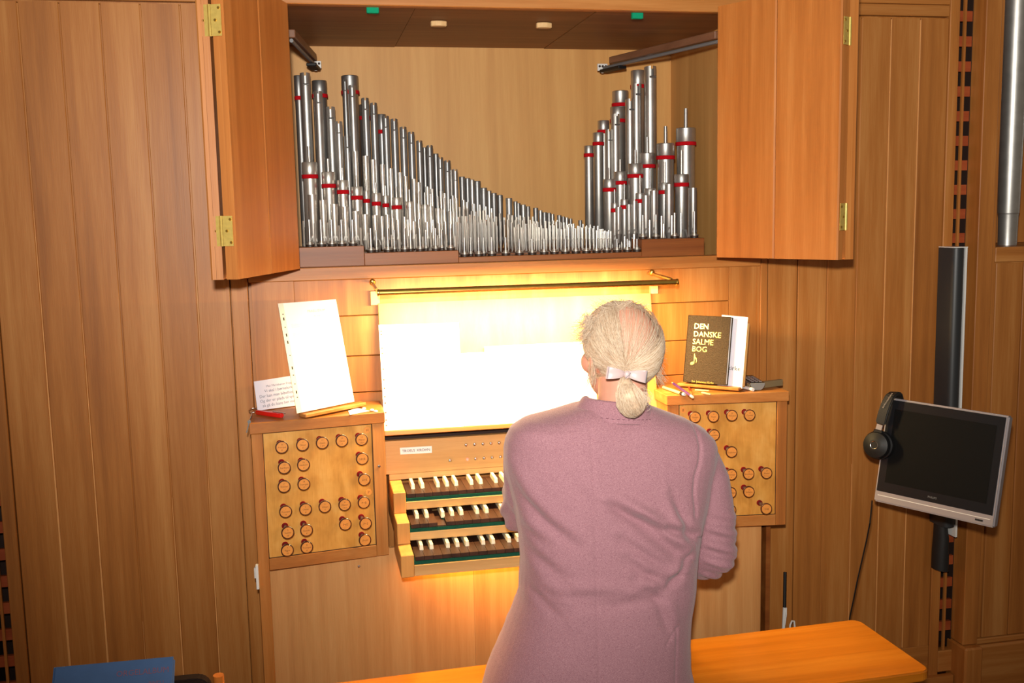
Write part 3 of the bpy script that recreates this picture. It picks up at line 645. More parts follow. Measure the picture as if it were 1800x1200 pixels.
# tall slotted pipes, left group and the long falling line
Ya = 3.37
AL = [(536, 130, 19), (558.8, 162, 16), (580.5, 189.5, 17), (595, 215, 13.5), (610, 240.5, 13), (606, 141, 9), (618.5, 151.5, 13), (641.5, 174, 14), (656.5, 182.5, 13), (677.5, 205.5, 13), (692.5, 210.5, 13), (708.5, 224.5, 12.5), (722.5, 233.5, 12), (737, 248.5, 11), (755, 257, 12), (773.5, 278, 11), (786, 283.5, 12), (800, 299, 9)]
for k, (px, py, w) in enumerate(sorted(AL), 1):
    yy = Ya + (0.03 if px in (606,) else 0) - (0.045 if px in (558.8, 595, 610) else 0)
    add_pipe('slot', px, py, w, yy, ZB, order('', k, 'in the falling line', 'slender slotted metal pipe'), 'slotted pipes of the left group', mat='tin' if px < 600 else ('tin_dark' if rnd.random() < .55 else 'tin'))
k = 0
for px, py, w in [(746, 259, 9), (766, 270, 10), (792, 298, 12), (812, 310.5, 11), (821.5, 313, 11), (829.5, 315.5, 9), (838.5, 318, 13), (850, 330, 13), (859.5, 335, 9), (868, 339, 11), (878.5, 342.5, 11), (894.5, 348, 12), (906, 354, 8), (911, 357, 8), (919.5, 359.5, 10), (928, 362.5, 8), (941.5, 365, 9.5), (950, 369.5, 7), (957, 373, 9), (965, 374, 8), (971, 376, 7), (983, 378, 8), (990, 380.5, 6), (996, 382, 7), (1003, 384, 6), (1020, 387, 7)]:
    k += 1; x_, r_, z_ = place(px, py, w, 3.40, ZB)
    add_pipe('cap', px, py, w, 3.40 + (0.022 if k % 2 else 0), ZB, order('', k, 'along the sloping rear tail', 'small stopped metal pipe'), 'small stopped pipes on the sloping tail', (0.016 if w < 10 else 0.02, None, False), 'tin_dark' if k % 3 else 'tin', n=14)
# right group, rear
AR = [('cap', 1034.7, 256, 16.5, 3.40, 272), ('cap', 1051.5, 233, 19, 3.45, 252), ('cap', 1060.5, 212, 20, 3.49, 231), ('slot', 1070, 229, 12, 3.36, 0), ('slot', 1081.5, 202, 16, 3.36, 0), ('cap', 1085.7, 188, 26, 3.45, 212), ('cap', 1090.3, 160, 28, 3.51, 184),
      ('slot', 1107, 175.5, 16, 3.37, 0), ('slot', 1118.5, 149, 18, 3.40, 0), ('cap', 1121, 124, 24, 3.46, 152), ('slot', 1142.8, 118.5, 21, 3.38, 0)]
for k, (kind, px, py, w, yy, rd) in enumerate(AR, 1):
    what = 'tall stopped metal pipe with red band' if kind == 'cap' else 'tall slotted metal pipe'
    add_pipe(kind, px, py, w, yy, ZB, order('', k, 'in the right group', what), 'tall pipes of the right group', (red_h(yy, py, rd), None) if kind == 'cap' else None, 'tin')
# chimney flutes
CR_ = [(1071, 315, 22, 295, 333, 3.22), (1090, 301.5, 22, 280, 321, 3.26), (1116.6, 287.5, 26, 263, 309, 3.22), (1137.6, 269, 27, 241, 292, 3.28), (1169.8, 252, 30, 222, 277, 3.24), (1205.5, 225, 33, 190.5, 253, 3.25),
       (1080.5, 357, 13, 333, 369, 3.13), (1097.5, 350, 14, 323, 363.5, 3.13), (1125, 339, 16, 308.5, 353, 3.13), (1142.5, 331, 20, 297, 347, 3.16), (1168, 321, 21, 284, 337.5, 3.17), (1198, 306, 24, 264, 324.5, 3.13)]
for k, (px, py, w, ch, rd, yy) in enumerate(sorted(CR_), 1):
    add_pipe('cap', px, py, w, yy, ZB, order('', k, 'in the right group', 'red-banded metal pipe with thin chimney'), 'chimney flutes on the right', (red_h(yy, py, rd), ch), 'tin')
CL_ = [(526, 296, 14, 262, 288.5, 3.27), (543.7, 285, 28, 257, 308.5, 3.26), (577, 302, 25, 279, 325, 3.26), (602, 316.5, 21, 295, 336, 3.25), (627, 328, 21, 308, 346, 3.24), (643.8, 335, 12, 315, 351.5, 3.28), (661, 339, 16, 321, 356.5, 3.24), (677.5, 343.5, 12, 326, 359.5, 3.27), (697, 347, 18, 328, 363, 3.24)]
for k, (px, py, w, ch, rd, yy) in enumerate(CL_, 1):
    if k == 1: continue
    add_pipe('cap', px, py, w, yy, ZB, order('', k-1, 'in the left group', 'red-banded metal pipe with thin chimney'), 'chimney flutes on the left', (red_h(yy, py, rd), ch), 'tin_lite')
CL2 = [(720, 354, 15), (736, 357, 9), (747, 359.5, 13), (757, 362, 8), (770, 365.5, 12), (781, 368, 7), (792, 371, 9)]
for k, (px, py, w) in enumerate(CL2, 1):
    add_pipe('cap', px, py, w, 3.23, ZB, order('', k, 'after the red-banded ones', 'pale pipe with thin chimney'), 'pale chimney flutes on the left', (0.034-0.002*k, py-21, False), 'tin_lite', n=14)
# middle row of bright open pipes in the left group
MD = [(624.5, 266, 10.5), (642.5, 274, 11.5), (655.5, 280.5, 9), (672, 289, 9.5), (686.5, 296, 9), (703, 303, 8.5), (713, 309.5, 7.5), (727.5, 314.5, 8), (736, 320.5, 7), (751.3, 328, 7), (759.5, 332, 6), (775, 335.5, 6.5), (781.5, 339.5, 5.5), (795.8, 344, 6), (802, 348, 5.5), (815, 351.5, 5.5), (821, 355, 5), (833, 358, 5.5), (843.5, 360, 4.5), (854, 363, 4.5), (864, 366, 4.5)]
for k, (px, py, w) in enumerate(MD, 1):
    add_pipe('plain', px, py, w, 3.315, ZB, order('', k, 'halfway down the left slope', 'thin bright open pipe'), 'thin bright pipes on the left slope', mat='tin_lite', n=14)
# open front pipes, left and right
FL = [(548.5, 342, 16), (567.5, 351.5, 14), (587, 358.5, 14), (606, 363, 13), (625, 371, 13), (641.5, 376.5, 12), (659, 378, 11), (671, 380, 7), (681, 377, 8), (690, 383, 7), (699.5, 386, 9), (711, 381, 6), (717, 386, 6), (727, 389, 9), (736, 385, 5), (751, 390, 8), (761, 386, 5), (772, 392, 7), (783, 389, 5), (792, 394, 7)]
for k, (px, py, w) in enumerate(FL, 1):
    add_pipe('plain', px, py, w, 3.08, ZB+0.02, order('', k, 'at the front left', 'short open metal pipe'), 'short open pipes at the front left', mat='tin_lite', n=16)
FR = [(1087, 364, 11), (1105.5, 359, 9), (1115, 353, 11), (1135.3, 343.5, 13), (1149.5, 335, 15), (1176, 323.5, 15), (1218.5, 330, 12)]
for k, (px, py, w) in enumerate(FR, 1):
    add_pipe('plain', px, py, w, 3.07, ZB+0.02, order('', k, 'at the front right', 'short open metal pipe'), 'short open pipes at the front right', mat='tin', n=16)
# the dense thicket of tiny pipes in the middle
lab_t = 'tiny thin open pipe in the dense silver thicket at the middle'
def slope(px):
    t = (px-800)/320.0
    return 392 + 14*max(0, min(1, t))
cnt = 0
for row, (Y, up, w, step) in enumerate(((3.26, 16, 4.2, 7.2), (3.19, 9, 3.8, 6.6), (3.13, 2, 3.5, 6.3))):
    px = (808, 800, 803)[row]
    while px < (1112, 1112, 1118)[row]:
        j = rnd.uniform(-5, 5)
        f = max(0.0, 1-(px-800)/300.0)
        add_pipe('plain', px, slope(px)-up*f*1.6+j, w*rnd.uniform(.85, 1.15), Y+rnd.uniform(-.01, .01), ZB, lab_t, 'tiny pipes in the middle thicket', mat=('tin_lite', 'tin_lite', 'tin')[rnd.randrange(3)], n=8)
        px += step*rnd.uniform(.92, 1.08); cnt += 1
# toes: flanges with thin tubes
lab_f = 'small metal pipe with round toe flange standing on the front edge of the rack board'
front = []
for px in (543, 563.5, 582, 599.5, 619): front.append((px, 386, 5.6, zt1))
for px in (651, 661, 681, 692.5, 710.5, 721, 737.5, 748, 765, 776, 791.5): front.append((px, 401 if px in (651, 681, 710.5, 737.5, 765, 791.5) else 404, 4.6, zt2))
for px in (816, 827, 841, 850, 864, 888.5, 912.5, 935, 956, 974, 993.5, 1012, 1030.5, 1048.5, 1066.5, 1084.5, 1102.5, 1119.5): front.append((px, 417 if px < 900 else 420, 3.8, zt3))
for px, py in ((1130, 378), (1153, 377), (1186, 374), (1220.5, 371.5)): front.append((px, py, 4.6, ztr))
xprev = -9
for px, py, w, zz in front:
    small = px in (661, 692.5, 721, 748, 776, 827, 850)
    add_pipe('rod', px, py, w*(0.75 if small else 1), RY+0.018+(0.034 if small else 0), zz+.0005, f'small flanged metal pipe, {nth(front.index((px, py, w, zz))+1)} from left on the rack board edge', 'flanged pipes along the rack board edge', mat='flange' if False else 'tin', n=14)
lab_b = 'thin metal tube standing just behind the flanged pipes of the rack board'
tubes = sorted([(533, 388), (553, 392), (575, 391), (596, 396), (612, 400), (634, 400), (646, 397), (675, 404), (688, 400), (702, 397), (716, 402), (731, 399), (743, 403), (757, 396), (769, 401), (784, 399), (800, 402), (1142, 385), (1163, 378), (1166.5, 392), (1181, 377), (1197, 373), (1098, 392), (1106, 400), (1114.5, 388), (1119, 398)])
for px, py in tubes:
    x, r, zt = place(px, py, 3.6, RY+0.075, 0); mb = MB().lathe([(r*1.3, 0), (r, 0.002), (r, zt-zt1-.0005), (r*.5, zt-zt1-.0005), (r*.5, zt-zt1-.012)], c=(x, RY+0.075, (zt1 if px < 640 else zt2 if px < 806 else ztr if px > 1128 else zt3)+.0005), n=8)
    o = top_mesh(mb.build('organ_pipe', M['tin_lite'], smooth=True)); tag(o, f'thin metal tube, {nth(tubes.index((px, py))+1)} from left behind the flanged pipes', 'organ pipe', 'thin tubes behind the flanged pipes')
# facade pipes in the right-hand bay
def facade(x, r0, r1, zj, label):
    c = (x, W+0.10, 1.5785); t = thing('facade_pipe', c, label, 'organ pipe', 'large facade pipes')
    MB().lathe([(r0*.93, 0), (r0, 0.10), (r0*1.03, zj-.003)], c=c, n=40).build('pipe_foot', M['tin'], t, smooth=True)
    MB().lathe([(r0*1.06, zj-.002), (r0*1.07, zj), (r1*1.07, 1.5)], c=c, n=40).build('pipe_body', M['tin'], t, smooth=True)
xA = at(1771.5, 400, W+0.10); facade(xA.x, 0.031, 0.047, at(1770, 374, W+0.06).z-1.5785, 'big polished metal facade pipe rising at the far upper right')
facade(xA.x+0.118, 0.030, 0.046, 0.05, 'metal facade pipe mostly cut off by the right edge of the view')

# ---------------------------------------------------------------- papers and small things on the two console caps
TC = 1.1935
def stand_plane(px, py, ang, lean, z=None, Y=None):
    o = atz(px, py, z) if z is not None else at(px, py, Y)
    u = V3((math.sin(ang), math.cos(ang), 0)); n0 = V3((u.y, -u.x, 0)); 
    if n0.dot(CF) > 0: n0 = -n0
    v = (Z3*math.cos(lean) - n0*math.sin(lean)).normalized(); n = (n0*math.cos(lean) + Z3*math.sin(lean)).normalized()
    return o, u, v, n
# left: small wooden book rest with a sleeved sheet
o, u, v, n = stand_plane(522, 727, RAD(52.8), RAD(11), z=TC+0.016)
rest = thing('book_rest', (o.x, o.y, TC), 'small wooden book rest on the left console cap, holding the leaning sheet', 'book rest', 'small wooden book rests')
e1, e2 = hit(530, 728, o, n), hit(637, 706, o, n); s0, s1_ = (e1-o).dot(u), (e2-o).dot(u)
uu0 = V3((u.x, u.y, 0)); nn0 = V3((n.x, n.y, 0)).normalized()
MB().fbox(V3((o.x, o.y, 0)), uu0, nn0, Z3, s0, s1_, -0.010, 0.018, TC+0.004, TC+0.014).build('ledge', MW['case_h'], rest, bevel=.002)
MB().fbox(V3((o.x, o.y, 0)), uu0, nn0, Z3, s0+.03, s1_-.03, -0.055, -0.011, TC, TC+0.009).build('foot', MW['case_h'], rest, bevel=.002)
MB().fbox(o, u, v, n, s0+.02, s1_-.055, 0.0, 0.12, -0.010, -0.004).build('back_board', MW['ply'], rest, bevel=.001)
def on(px, py, off=0.0): return hit(px, py, o+n*off, n)
pts = [(488, 533.5), (590, 526), (622.5, 705.5), (521.5, 726.5)]
ls, q = sheet('sheet_in_sleeve', pts, 0.0, 0.0012, 'paper', 'tall white sheet in a punched plastic sleeve leaning on the left console cap', 'sheet music', plane=lambda a, b, c: on(a, b, c), n=n)
edge = MB(); w8 = (q[1]-q[0])*0.085
edge.hexa([q[3], q[3]+(q[2]-q[3])*0.085, q[0]+w8, q[0]], [p+n*0.0016 for p in (q[3], q[3]+(q[2]-q[3])*0.085, q[0]+w8, q[0])]); edge.build('punched_strip', M['sleeve'], ls)
hm = MB()
for f, big in ((.10, 0), (.143, 1), (.218, 0), (.29, 1), (.355, 1), (.475, 0), (.59, 1), (.655, 0), (.735, 0), (.81, 1), (.857, 0)):
    c = q[0].lerp(q[3], f) + (q[1]-q[0])*0.05
    if big: hm.fbox(c+n*.0017, u, v, n, -0.0018, 0.0018, -0.004, 0.004, 0, 0.0003)
    else: hm.cyl(c+n*0.0017, c+n*0.002, 0.0018, n=8)
hm.build('punched_holes', M['ink_dark'], ls)['kind'] = 'stuff'
# printed lines, the glare over them put into their pale ink colour
cc = q[0]
ex = (q[1]-q[0]).normalized(); ey = (q[0]-q[3]).normalized()
rows = [('PRAELUDIUM', 0.010, 0.118, -0.030, 'C'), ('fur orgel', 0.006, 0.118, -0.042, 'C')]
for i in range(7): rows.append(('~ ~~~ ~ ~~ ~~~~ ~ ~~~', 0.006, 0.03, -0.062-0.012*i, 'L'))
lettering(rows[:2], 'print', M['ink_faint'], ls, cc+n*.0014, ex, ey, n)
stv = MB()
for i in range(9):
    for k in range(5):
        a = 0.030; b = 0.185; yy = -0.058-0.025*i-0.0022*k
        stv.fbox(cc+n*.0013, ex, ey, n, a, b, yy-.00025, yy, 0, 0.0002)
stv.build('stave_lines', M['ink_faint'], ls)
# card with verse behind it
oc, uc, vc, nc = stand_plane(452, 722, RAD(63), RAD(13), z=TC+0.001)
oc = atz(452, 722.5, TC+0.001); 
def onc(px, py, off=0.0): return hit(px, py, oc+nc*off, nc)
cd, qc = sheet('verse_card', [(446, 670.5), (520, 659), (531, 711), (452.5, 721.5)], 0.0, 0.0012, 'paper_cool', 'small white card printed with a Danish verse, standing at the far left of the cap', 'card', plane=lambda a, b, c: onc(a, b, c), n=nc)
ex = (qc[1]-qc[0]).normalized(); ey = (qc[0]-qc[3]).normalized(); wc = (qc[1]-qc[0]).length
lettering([('Mel: Mariehønen Evigglad', 0.0085, wc*.60, -0.021, 'C'), ('Vi skal i børnekirke', 0.0115, wc*.56, -0.0345, 'C'), ('Der kan man bibelhistorier', 0.0115, 0.010, -0.048, 'L'), ('Og der er plads til sjov', 0.0115, 0.010, -0.061, 'L'), ('så gå du bare her med', 0.0115, 0.016, -0.074, 'L')], 'print', M['ink'], cd, qc[0]+nc*.0014, ex, ey, nc)
# red pocket knife on a key ring, the key hanging over the edge
k0, k1 = atz(451, 722.5, TC+0.008), atz(497, 729, TC+0.008)
t = thing('pocket_knife', (k0.x, k0.y, TC), 'red folding pocket knife lying at the front left of the console cap', 'knife')
d = (k1-k0).normalized(); w_ = V3((-d.y, d.x, 0)); L = (k1-k0).length
prof = [(0.0, -0.005), (0.004, -0.008), (L*.5, -0.0095), (L-.006, -0.008), (L, -0.003), (L, 0.004), (L-.006, 0.008), (L*.5, 0.0075), (0.004, 0.0055), (0, 0.002)]
MB().prism(prof, -0.0075, 0.004, o=k0, u=d, v=w_, w=Z3).build('handle', M['red_plastic'], t, bevel=.0025, seg=2, smooth=True)
MB().fbox(k0, d, w_, Z3, L*.6, L+0.008, 0.001, 0.004, 0.0041, 0.0055).build('blade', M['steel'], t)
t = thing('key_ring', (k0.x, k0.y, TC), 'steel ring and key hanging over the console edge beside the red knife', 'keys')
c = atz(445, 721, TC+0.006); ringp = [c + V3((math.cos(a)*0.0115, math.sin(a)*0.010, math.sin(a)*0.004)) for a in [2*math.pi*i/20 for i in range(20)]]
MB().tube(ringp, 0.001, n=6, closed=True).build('ring', M['steel'], t, smooth=True)
y_ = 2.634; ka, kb2, kc = at(442, 731, y_), at(438, 741, y_), at(433.5, 760, y_)
MB().tube([c+V3((-.003, -.009, 0)), ka, kb2], 0.0013, n=6).build('link', M['steel'], t, smooth=True)
MB().cyl(kb2+V3((0, -.001, 0)), kb2+V3((0, .001, 0)), 0.0045, n=14).fbox(kb2, (kc-kb2).normalized(), Y3, (kc-kb2).normalized().cross(Y3), 0.003, (kc-kb2).length, -.0009, .0009, -0.0014, 0.0014).build('key', M['steel'], t)
# loose paper and small pale bits at the right end of the left cap
pp = [atz(x, y, TC+.0006) for x, y in ((612, 722), (628, 717), (650, 722), (615, 729))]
o_ = top_mesh(MB().hexa(pp, [p+Z3*.0006 for p in pp]).build('paper_slip', M['paper'])); tag(o_, 'small white paper slip lying flat on the left cap below the leaning sheet', 'paper')
for i, (x, y) in enumerate(((640, 717.5), (654, 720), (660.5, 722))):
    p = atz(x, y, TC+.003); o_ = top_mesh(MB().lathe([(0.001, 0), (0.006-.001*(i == 0), 0.001), (0.0055, 0.004), (0.002, 0.0055)], c=(p.x, p.y, TC+.0003), n=12).build('eraser_piece', M['white'], smooth=True))
    tag(o_, ('leftmost', 'middle', 'rightmost')[i]+' of three tiny white rubber crumbs on the left console cap', 'eraser', 'white crumbs on the left cap')

# right: book rest with the hymnal
AB = RAD(-45+180)
o2, u2, v2, n2_ = stand_plane(1201.5, 671, RAD(134.8), RAD(12), z=TC+0.014)
rest2 = thing('book_rest', (o2.x, o2.y, TC), 'small wooden book rest on the right console cap, holding the dark hymnal', 'book rest', 'small wooden book rests')
e1, e2 = hit(1195, 673, o2, n2_), hit(1303, 685, o2, n2_); s0, s1_ = (e1-o2).dot(u2), (e2-o2).dot(u2)
nn0 = V3((n2_.x, n2_.y, 0)).normalized(); of = V3((o2.x, o2.y, 0))
MB().fbox(of, u2, nn0, Z3, s0, s1_, -0.012, 0.022, TC+0.004, TC+0.013).build('ledge', MW['case_h'], rest2, bevel=.002)
MB().fbox(of, u2, nn0, Z3, s0+.02, s1_-.02, -0.06, -0.0125, TC, TC+0.009).build('foot', MW['case_h'], rest2, bevel=.002)
MB().fbox(o2, u2, v2, n2_, s0+.01, s1_+0.006, 0.0, 0.185, -0.012, -0.006).build('back_board', MW['ply'], rest2, bevel=.001)
def on2(px, py, off=0.0): return hit(px, py, o2+n2_*off, n2_)
wp, qw = sheet('white_booklet', [(1270, 553.5), (1315, 557.5), (1304.5, 682.5), (1262, 677)], -0.004, 0.005, 'paper_cool', 'white booklet standing behind the dark hymnal, only its right side showing', 'booklet', plane=lambda a, b, c: on2(a, b, c), n=n2_)
ex = (qw[1]-qw[0]).normalized(); ey = (qw[0]-qw[3]).normalized()
cc = on2(1283.5, 650, 0.0012); lettering([('kirke', 0.019, -0.008, 0, 'L')], 'print', M['ink_dark'], wp, cc, ex, ey, n2_)
mg = [on2(x, y, .0011) for x, y in ((1306.5, 557), (1315, 557.5), (1304.5, 682.5), (1296.5, 681.5))]; MB().hexa(mg, [p+n2_*.0006 for p in mg]).build('white_edge', M['paper'], wp)
hp_ = [(1211, 553.2), (1285, 556.8), (1275.6, 676.8), (1201.3, 670.8)]
th = 0.022
qf = [on2(x, y, th) for x, y in hp_]; qb = [p - n2_*(th-0.003) for p in qf]
bk = thing('hymnal', tuple(qb[3]), 'thick dark brown leather hymnal with gold lettering on the right-hand book rest', 'book')
exx = (qf[1]-qf[0]).normalized(); eyy = (qf[0]-qf[3]).normalized()
MB().hexa([p-n2_*.0022 for p in qf], qf).build('front_cover', M['book'], bk, bevel=.001)
MB().hexa(qb, [p+n2_*.0022 for p in qb]).build('back_cover', M['book'], bk, bevel=.001)
ins = lambda Q: [Q[0]-eyy*.003+exx*.002, Q[1]-eyy*.003-exx*.003, Q[2]+eyy*.003-exx*.003, Q[3]+eyy*.003+exx*.002]
MB().hexa([p+n2_*.0024 for p in ins(qb)], [p-n2_*.0024 for p in ins(qf)]).build('page_block', M['paper'], bk)
MB().hexa([qb[3]-exx*.002, qb[3], qb[0], qb[0]-exx*.002], [qf[3]-exx*.002, qf[3], qf[0], qf[0]-exx*.002]).build('spine', M['book'], bk, bevel=.0008)
O_ = qf[0]; sc = (qf[1]-qf[0]).length/74.0     # metres per photographed pixel
lettering([('DEN', 13.0*sc, 11*sc, -22.5*sc, 'L'), ('DANSKE', 12.8*sc, 11*sc, -35.5*sc, 'L'), ('SALME', 12.8*sc, 10.5*sc, -48.3*sc, 'L'), ('BOG', 12.8*sc, 10.5*sc, -60.5*sc, 'L'), ('Sct. Johannes Kirke', 5.0*sc, 14.5*sc, -112*sc, 'L')], 'gold_lettering', M['gold'], bk, O_+n2_*.0004, exx, eyy, n2_)
nt_ = MB(); oc = O_+n2_*.0008
nt_.prism([(13.2*sc+3.6*sc*math.cos(a)-0.4*sc*math.sin(a), -80.5*sc+2.3*sc*math.sin(a)+1.0*sc*math.cos(a)) for a in [2*math.pi*i/14 for i in range(14)]], 0, .0003, o=oc, u=exx, v=eyy, w=n2_)
nt_.prism([(15.3*sc, -80*sc), (16.8*sc, -80*sc), (16.8*sc, -64*sc), (15.3*sc, -64*sc)], 0, .0003, o=oc, u=exx, v=eyy, w=n2_)
fl_ = [(16.6, -65), (17.6, -69), (20.2, -72), (21.2, -75.5), (20, -79), (19.2, -79), (19.8, -75.5), (18.6, -73.2), (16.6, -71)]
nt_.prism([(a*sc, b*sc) for a, b in fl_], 0, .0003, o=oc, u=exx, v=eyy, w=n2_)
nt_.build('gold_note', M['gold'], bk)

# writing things on the right cap
def stick(name, a, b, r, parts, label, cat, hexn=10, z=None):
    """round stick lying on the cap from pixel a to pixel b; parts: (f0, f1, material, r0, r1, part name)"""
    z = TC+r+.0003 if z is None else z; A, Bq = atz(a[0], a[1], z), atz(b[0], b[1], z)
    t = thing(name, (A.x, A.y, z-r), label, cat)
    for f0, f1, m, r0, r1, nm in parts: MB().cyl(A.lerp(Bq, f0), A.lerp(Bq, f1), r*r0, r*r1, n=hexn).build(nm, M[m], t, smooth=True)
    return t
stick('marker_pen', (1166, 680.5), (1203.5, 693.5), 0.0048, [(0, .82, 'pale_wood', .8, 1, 'barrel'), (.82, .93, 'black', 1.02, 1.02, 'cap_ring'), (.93, 1, 'white', 1.0, .8, 'end_cap')], 'beige pen with a black and white end lying on the right cap', 'pen')
stick('coloured_pencil', (1181, 672), (1218, 698), 0.0040, [(0, .08, 'pale_wood', .3, 1, 'point'), (.08, .91, 'purple', 1, 1, 'barrel'), (.91, 1, 'ivory', 1, .8, 'end')], 'purple pencil lying across the beige pen on the right cap', 'pencil', 6, z=TC+0.0137)
stick('red_pencil', (1211, 680), (1215, 692), 0.0030, [(0, .75, 'red_plastic', 1, 1, 'barrel'), (.75, 1, 'gold', 1, .9, 'ferrule')], 'short red pencil under the ledge of the right-hand book rest', 'pencil')
stick('wooden_peg', (1234, 690), (1249, 693), 0.0030, [(0, .3, 'pale_wood', 1, 1, 'jaw'), (.3, 1, 'pale_wood', 1, .7, 'leg')], 'pale wooden peg in front of the right-hand book rest', 'peg')
stick('wooden_peg', (1222, 685), (1246, 686.5), 0.0028, [(0, .3, 'pale_wood', 1, 1, 'jaw'), (.3, 1, 'pale_wood', 1, .7, 'leg')], 'pale wooden peg lying partly below the right-hand book rest ledge', 'peg')
stick('chalk_stick', (1300, 678.5), (1324, 684.5), 0.0050, [(0, .75, 'white', 1, 1, 'barrel'), (.75, 1, 'white', 1.08, 1.0, 'cap')], 'white stubby marker beside the grey remote control', 'pen')
# grey remote control with white-edged keys
b0, b1 = atz(1332, 686, TC+.0005), atz(1310, 672, TC+.0005); d = V3((b1.x-b0.x, b1.y-b0.y, 0)); L = d.length; d.normalize(); s = V3((d.y, -d.x, 0))
t = thing('remote_control', (b0.x, b0.y, TC), 'grey remote control with rows of pale keys at the right end of the cap', 'remote')
prof = [(-0.0215, 0.022), (0.0215, 0.022), (0.021, 0.016), (0.016, 0.006), (0.009, 0.001), (-0.009, 0.001), (-0.016, 0.006), (-0.021, 0.016)]
L = 0.135
MB().prism(prof, 0, L, o=V3((b0.x, b0.y, TC)), u=s, v=Z3, w=d).build('case', M['grey'], t, bevel=.001)
MB().fbox(V3((b0.x, b0.y, TC)), s, d, Z3, -0.020, 0.020, 0.002, L-.002, 0.0222, 0.0235).build('key_plate', M['bezel'], t)
for i in range(3):
    for j in range(5):
        MB().fbox(V3((b0.x, b0.y, TC)), s, d, Z3, -0.0165+i*0.0115, -0.0075+i*0.0115, 0.010+j*0.021, 0.024+j*0.021, 0.0236, 0.0255).build('key', M['silver'], t, bevel=.0008)
a_, b_ = atz(1338, 670, TC+.020), atz(1374, 665.5, TC+.020); d = V3((b_.x-a_.x, b_.y-a_.y, 0)).normalized(); s = V3((-d.y, d.x, 0))
t = thing('metal_strip', (a_.x, a_.y, TC), 'narrow olive-grey strip lying behind the remote control', 'ruler')
MB().fbox(V3((a_.x, a_.y, TC)), d, s, Z3, -0.05, (b_-a_).length, -0.006, 0.006, 0.0, 0.019).build('bar', M['strip'], t, bevel=.001)

# ---------------------------------------------------------------- tall black column, monitor and headphones
t = thing('column_speaker', (2.036, 2.84, 0.45), 'tall narrow black column hanging on the lattice behind the monitor, pale metal edge', 'speaker')
pt, pb_ = at(1673, 435, 2.80), at(1683, 940, 2.80)
x0, x1 = at(1672.5, 436, 2.80).x, at(1694.5, 436, 2.80).x; zt_ = at(1683, 436, 2.80).z; zb_ = at(1665, 925, 2.80).z
prof = [(x0+(x1-x0)*i/10, 2.80-0.016*math.sin(math.pi*i/10)**.6) for i in range(11)] + [(x1, 2.865), (x0, 2.865)]
MB().prism(prof, zb_, zt_).build('housing', plain('speaker_black', srgb(40, 42, 44), 0.42), t, smooth=True)
xe_ = at(1698, 436, 2.80).x; ze = at(1684, 942, 2.80).z
B(x1+.0005, xe_, 2.792, 2.865, ze, zt_+.001).build('edge_strip', M['white'], t); B(x0, xe_, 2.79, 2.865, zt_+.0015, zt_+.004).build('top_strip', M['white'], t)
sm = MB(); zz = [at(1668, y, 2.79).z for y in (920, 950, 975, 1008)]
hw = [0.0175, 0.021, 0.0245, 0.025]; cx = [at(x, y, 2.79).x for x, y in ((1668, 920), (1669, 950), (1668, 975), (1667, 1008))]
vs = []; fs = []
for i in range(4):
    for a in range(16): vs.append((cx[i]+hw[i]*math.cos(2*math.pi*a/16), 2.79+0.045+0.03*math.sin(2*math.pi*a/16)*(1 if i else .8), zz[i]-(0.004*math.cos(2*math.pi*a/16) if i == 3 else 0)))
for i in range(3): fs += [(i*16+a, i*16+(a+1) % 16, (i+1)*16+(a+1) % 16, (i+1)*16+a) for a in range(16)]
fs += [tuple(range(16)), tuple(range(48, 64))]
sm.add(vs, fs).build('cable_sock', M['black_soft'], t, smooth=True)
# monitor on a swivel arm
mc = V3((1.6951, 2.4462, 1.013)); mu = V3((.568, -.8221, -.0394)).normalized(); mv = V3((.1639, .0661, .9843)); mv = (mv-mu*mv.dot(mu)).normalized(); mn = mu.cross(mv); mn = mn if mn.dot(CF) < 0 else -mn
mw, mh = 0.3325/2, 0.3026/2
t = thing('monitor', tuple(mc-mv*mh), 'flat monitor with silver frame and dark screen, tilted towards the player', 'monitor')
MB().fbox(mc, mu, mv, mn, -mw, mw, -mh, mh, -0.030, 0.0).build('frame', M['silver'], t, bevel=.004, seg=2)
MB().fbox(mc, mu, mv, mn, -mw+.005, mw-.0075, -mh+.032, mh-.005, 0.0002, 0.0016).build('bezel', M['bezel'], t, bevel=.0005)
MB().fbox(mc, mu, mv, mn, -mw+.026, mw-.027, -mh+.060, mh-.030, 0.0018, 0.0022).build('screen', M['screen'], t)
MB().fbox(mc, mu, mv, mn, -mw+.01, mw-.012, -mh+.0195, -mh+.021, 0.0002, 0.001).build('bright_line', M['white'], t)
MB().fbox(mc, mu, mv, mn, mw-.050, mw-.030, -mh+.010, -mh+.015, 0.0002, 0.001).build('sensor_window', M['black'], t)
lettering([('PHILIPS', 0.0078, 0, 0, 'C')], 'maker_mark', M['grey'], t, mc+mn*.0017+mv*(-mh+.043)+mu*-.003, mu, mv, mn)
MB().fbox(mc, mu, mv, mn, -0.09, 0.09, -0.07, 0.08, -0.055, -0.0305).build('rear_housing', M['black'], t, bevel=.006)
MB().tube([mc-mn*0.055, mc-mn*.11, V3((1.98, 2.66, 0.98)), V3((2.035, 2.80, 0.98))], 0.016, n=12).build('swivel_arm', M['black'], t, smooth=True)
# headphones hung over the upper left corner
def mp(a, b, c=0.0): return mc + mu*a + mv*b + mn*c
hd = thing('headphones', tuple(mp(-mw, -mh*.2)), 'black over-ear headphones hooked over the upper left corner of the monitor', 'headphones')
def mpx(px, py, off): return hit(px, py, mc+mn*off, mn)
bp = [mpx(1548, 745, .030), mpx(1552, 728, .032), mpx(1558, 710, .030), mpx(1565, 696, .022), mpx(1572, 691, .004), mpx(1577, 692, -0.02), mpx(1580, 702, -0.045), mpx(1578, 722, -0.058), mpx(1574, 745, -0.06)]
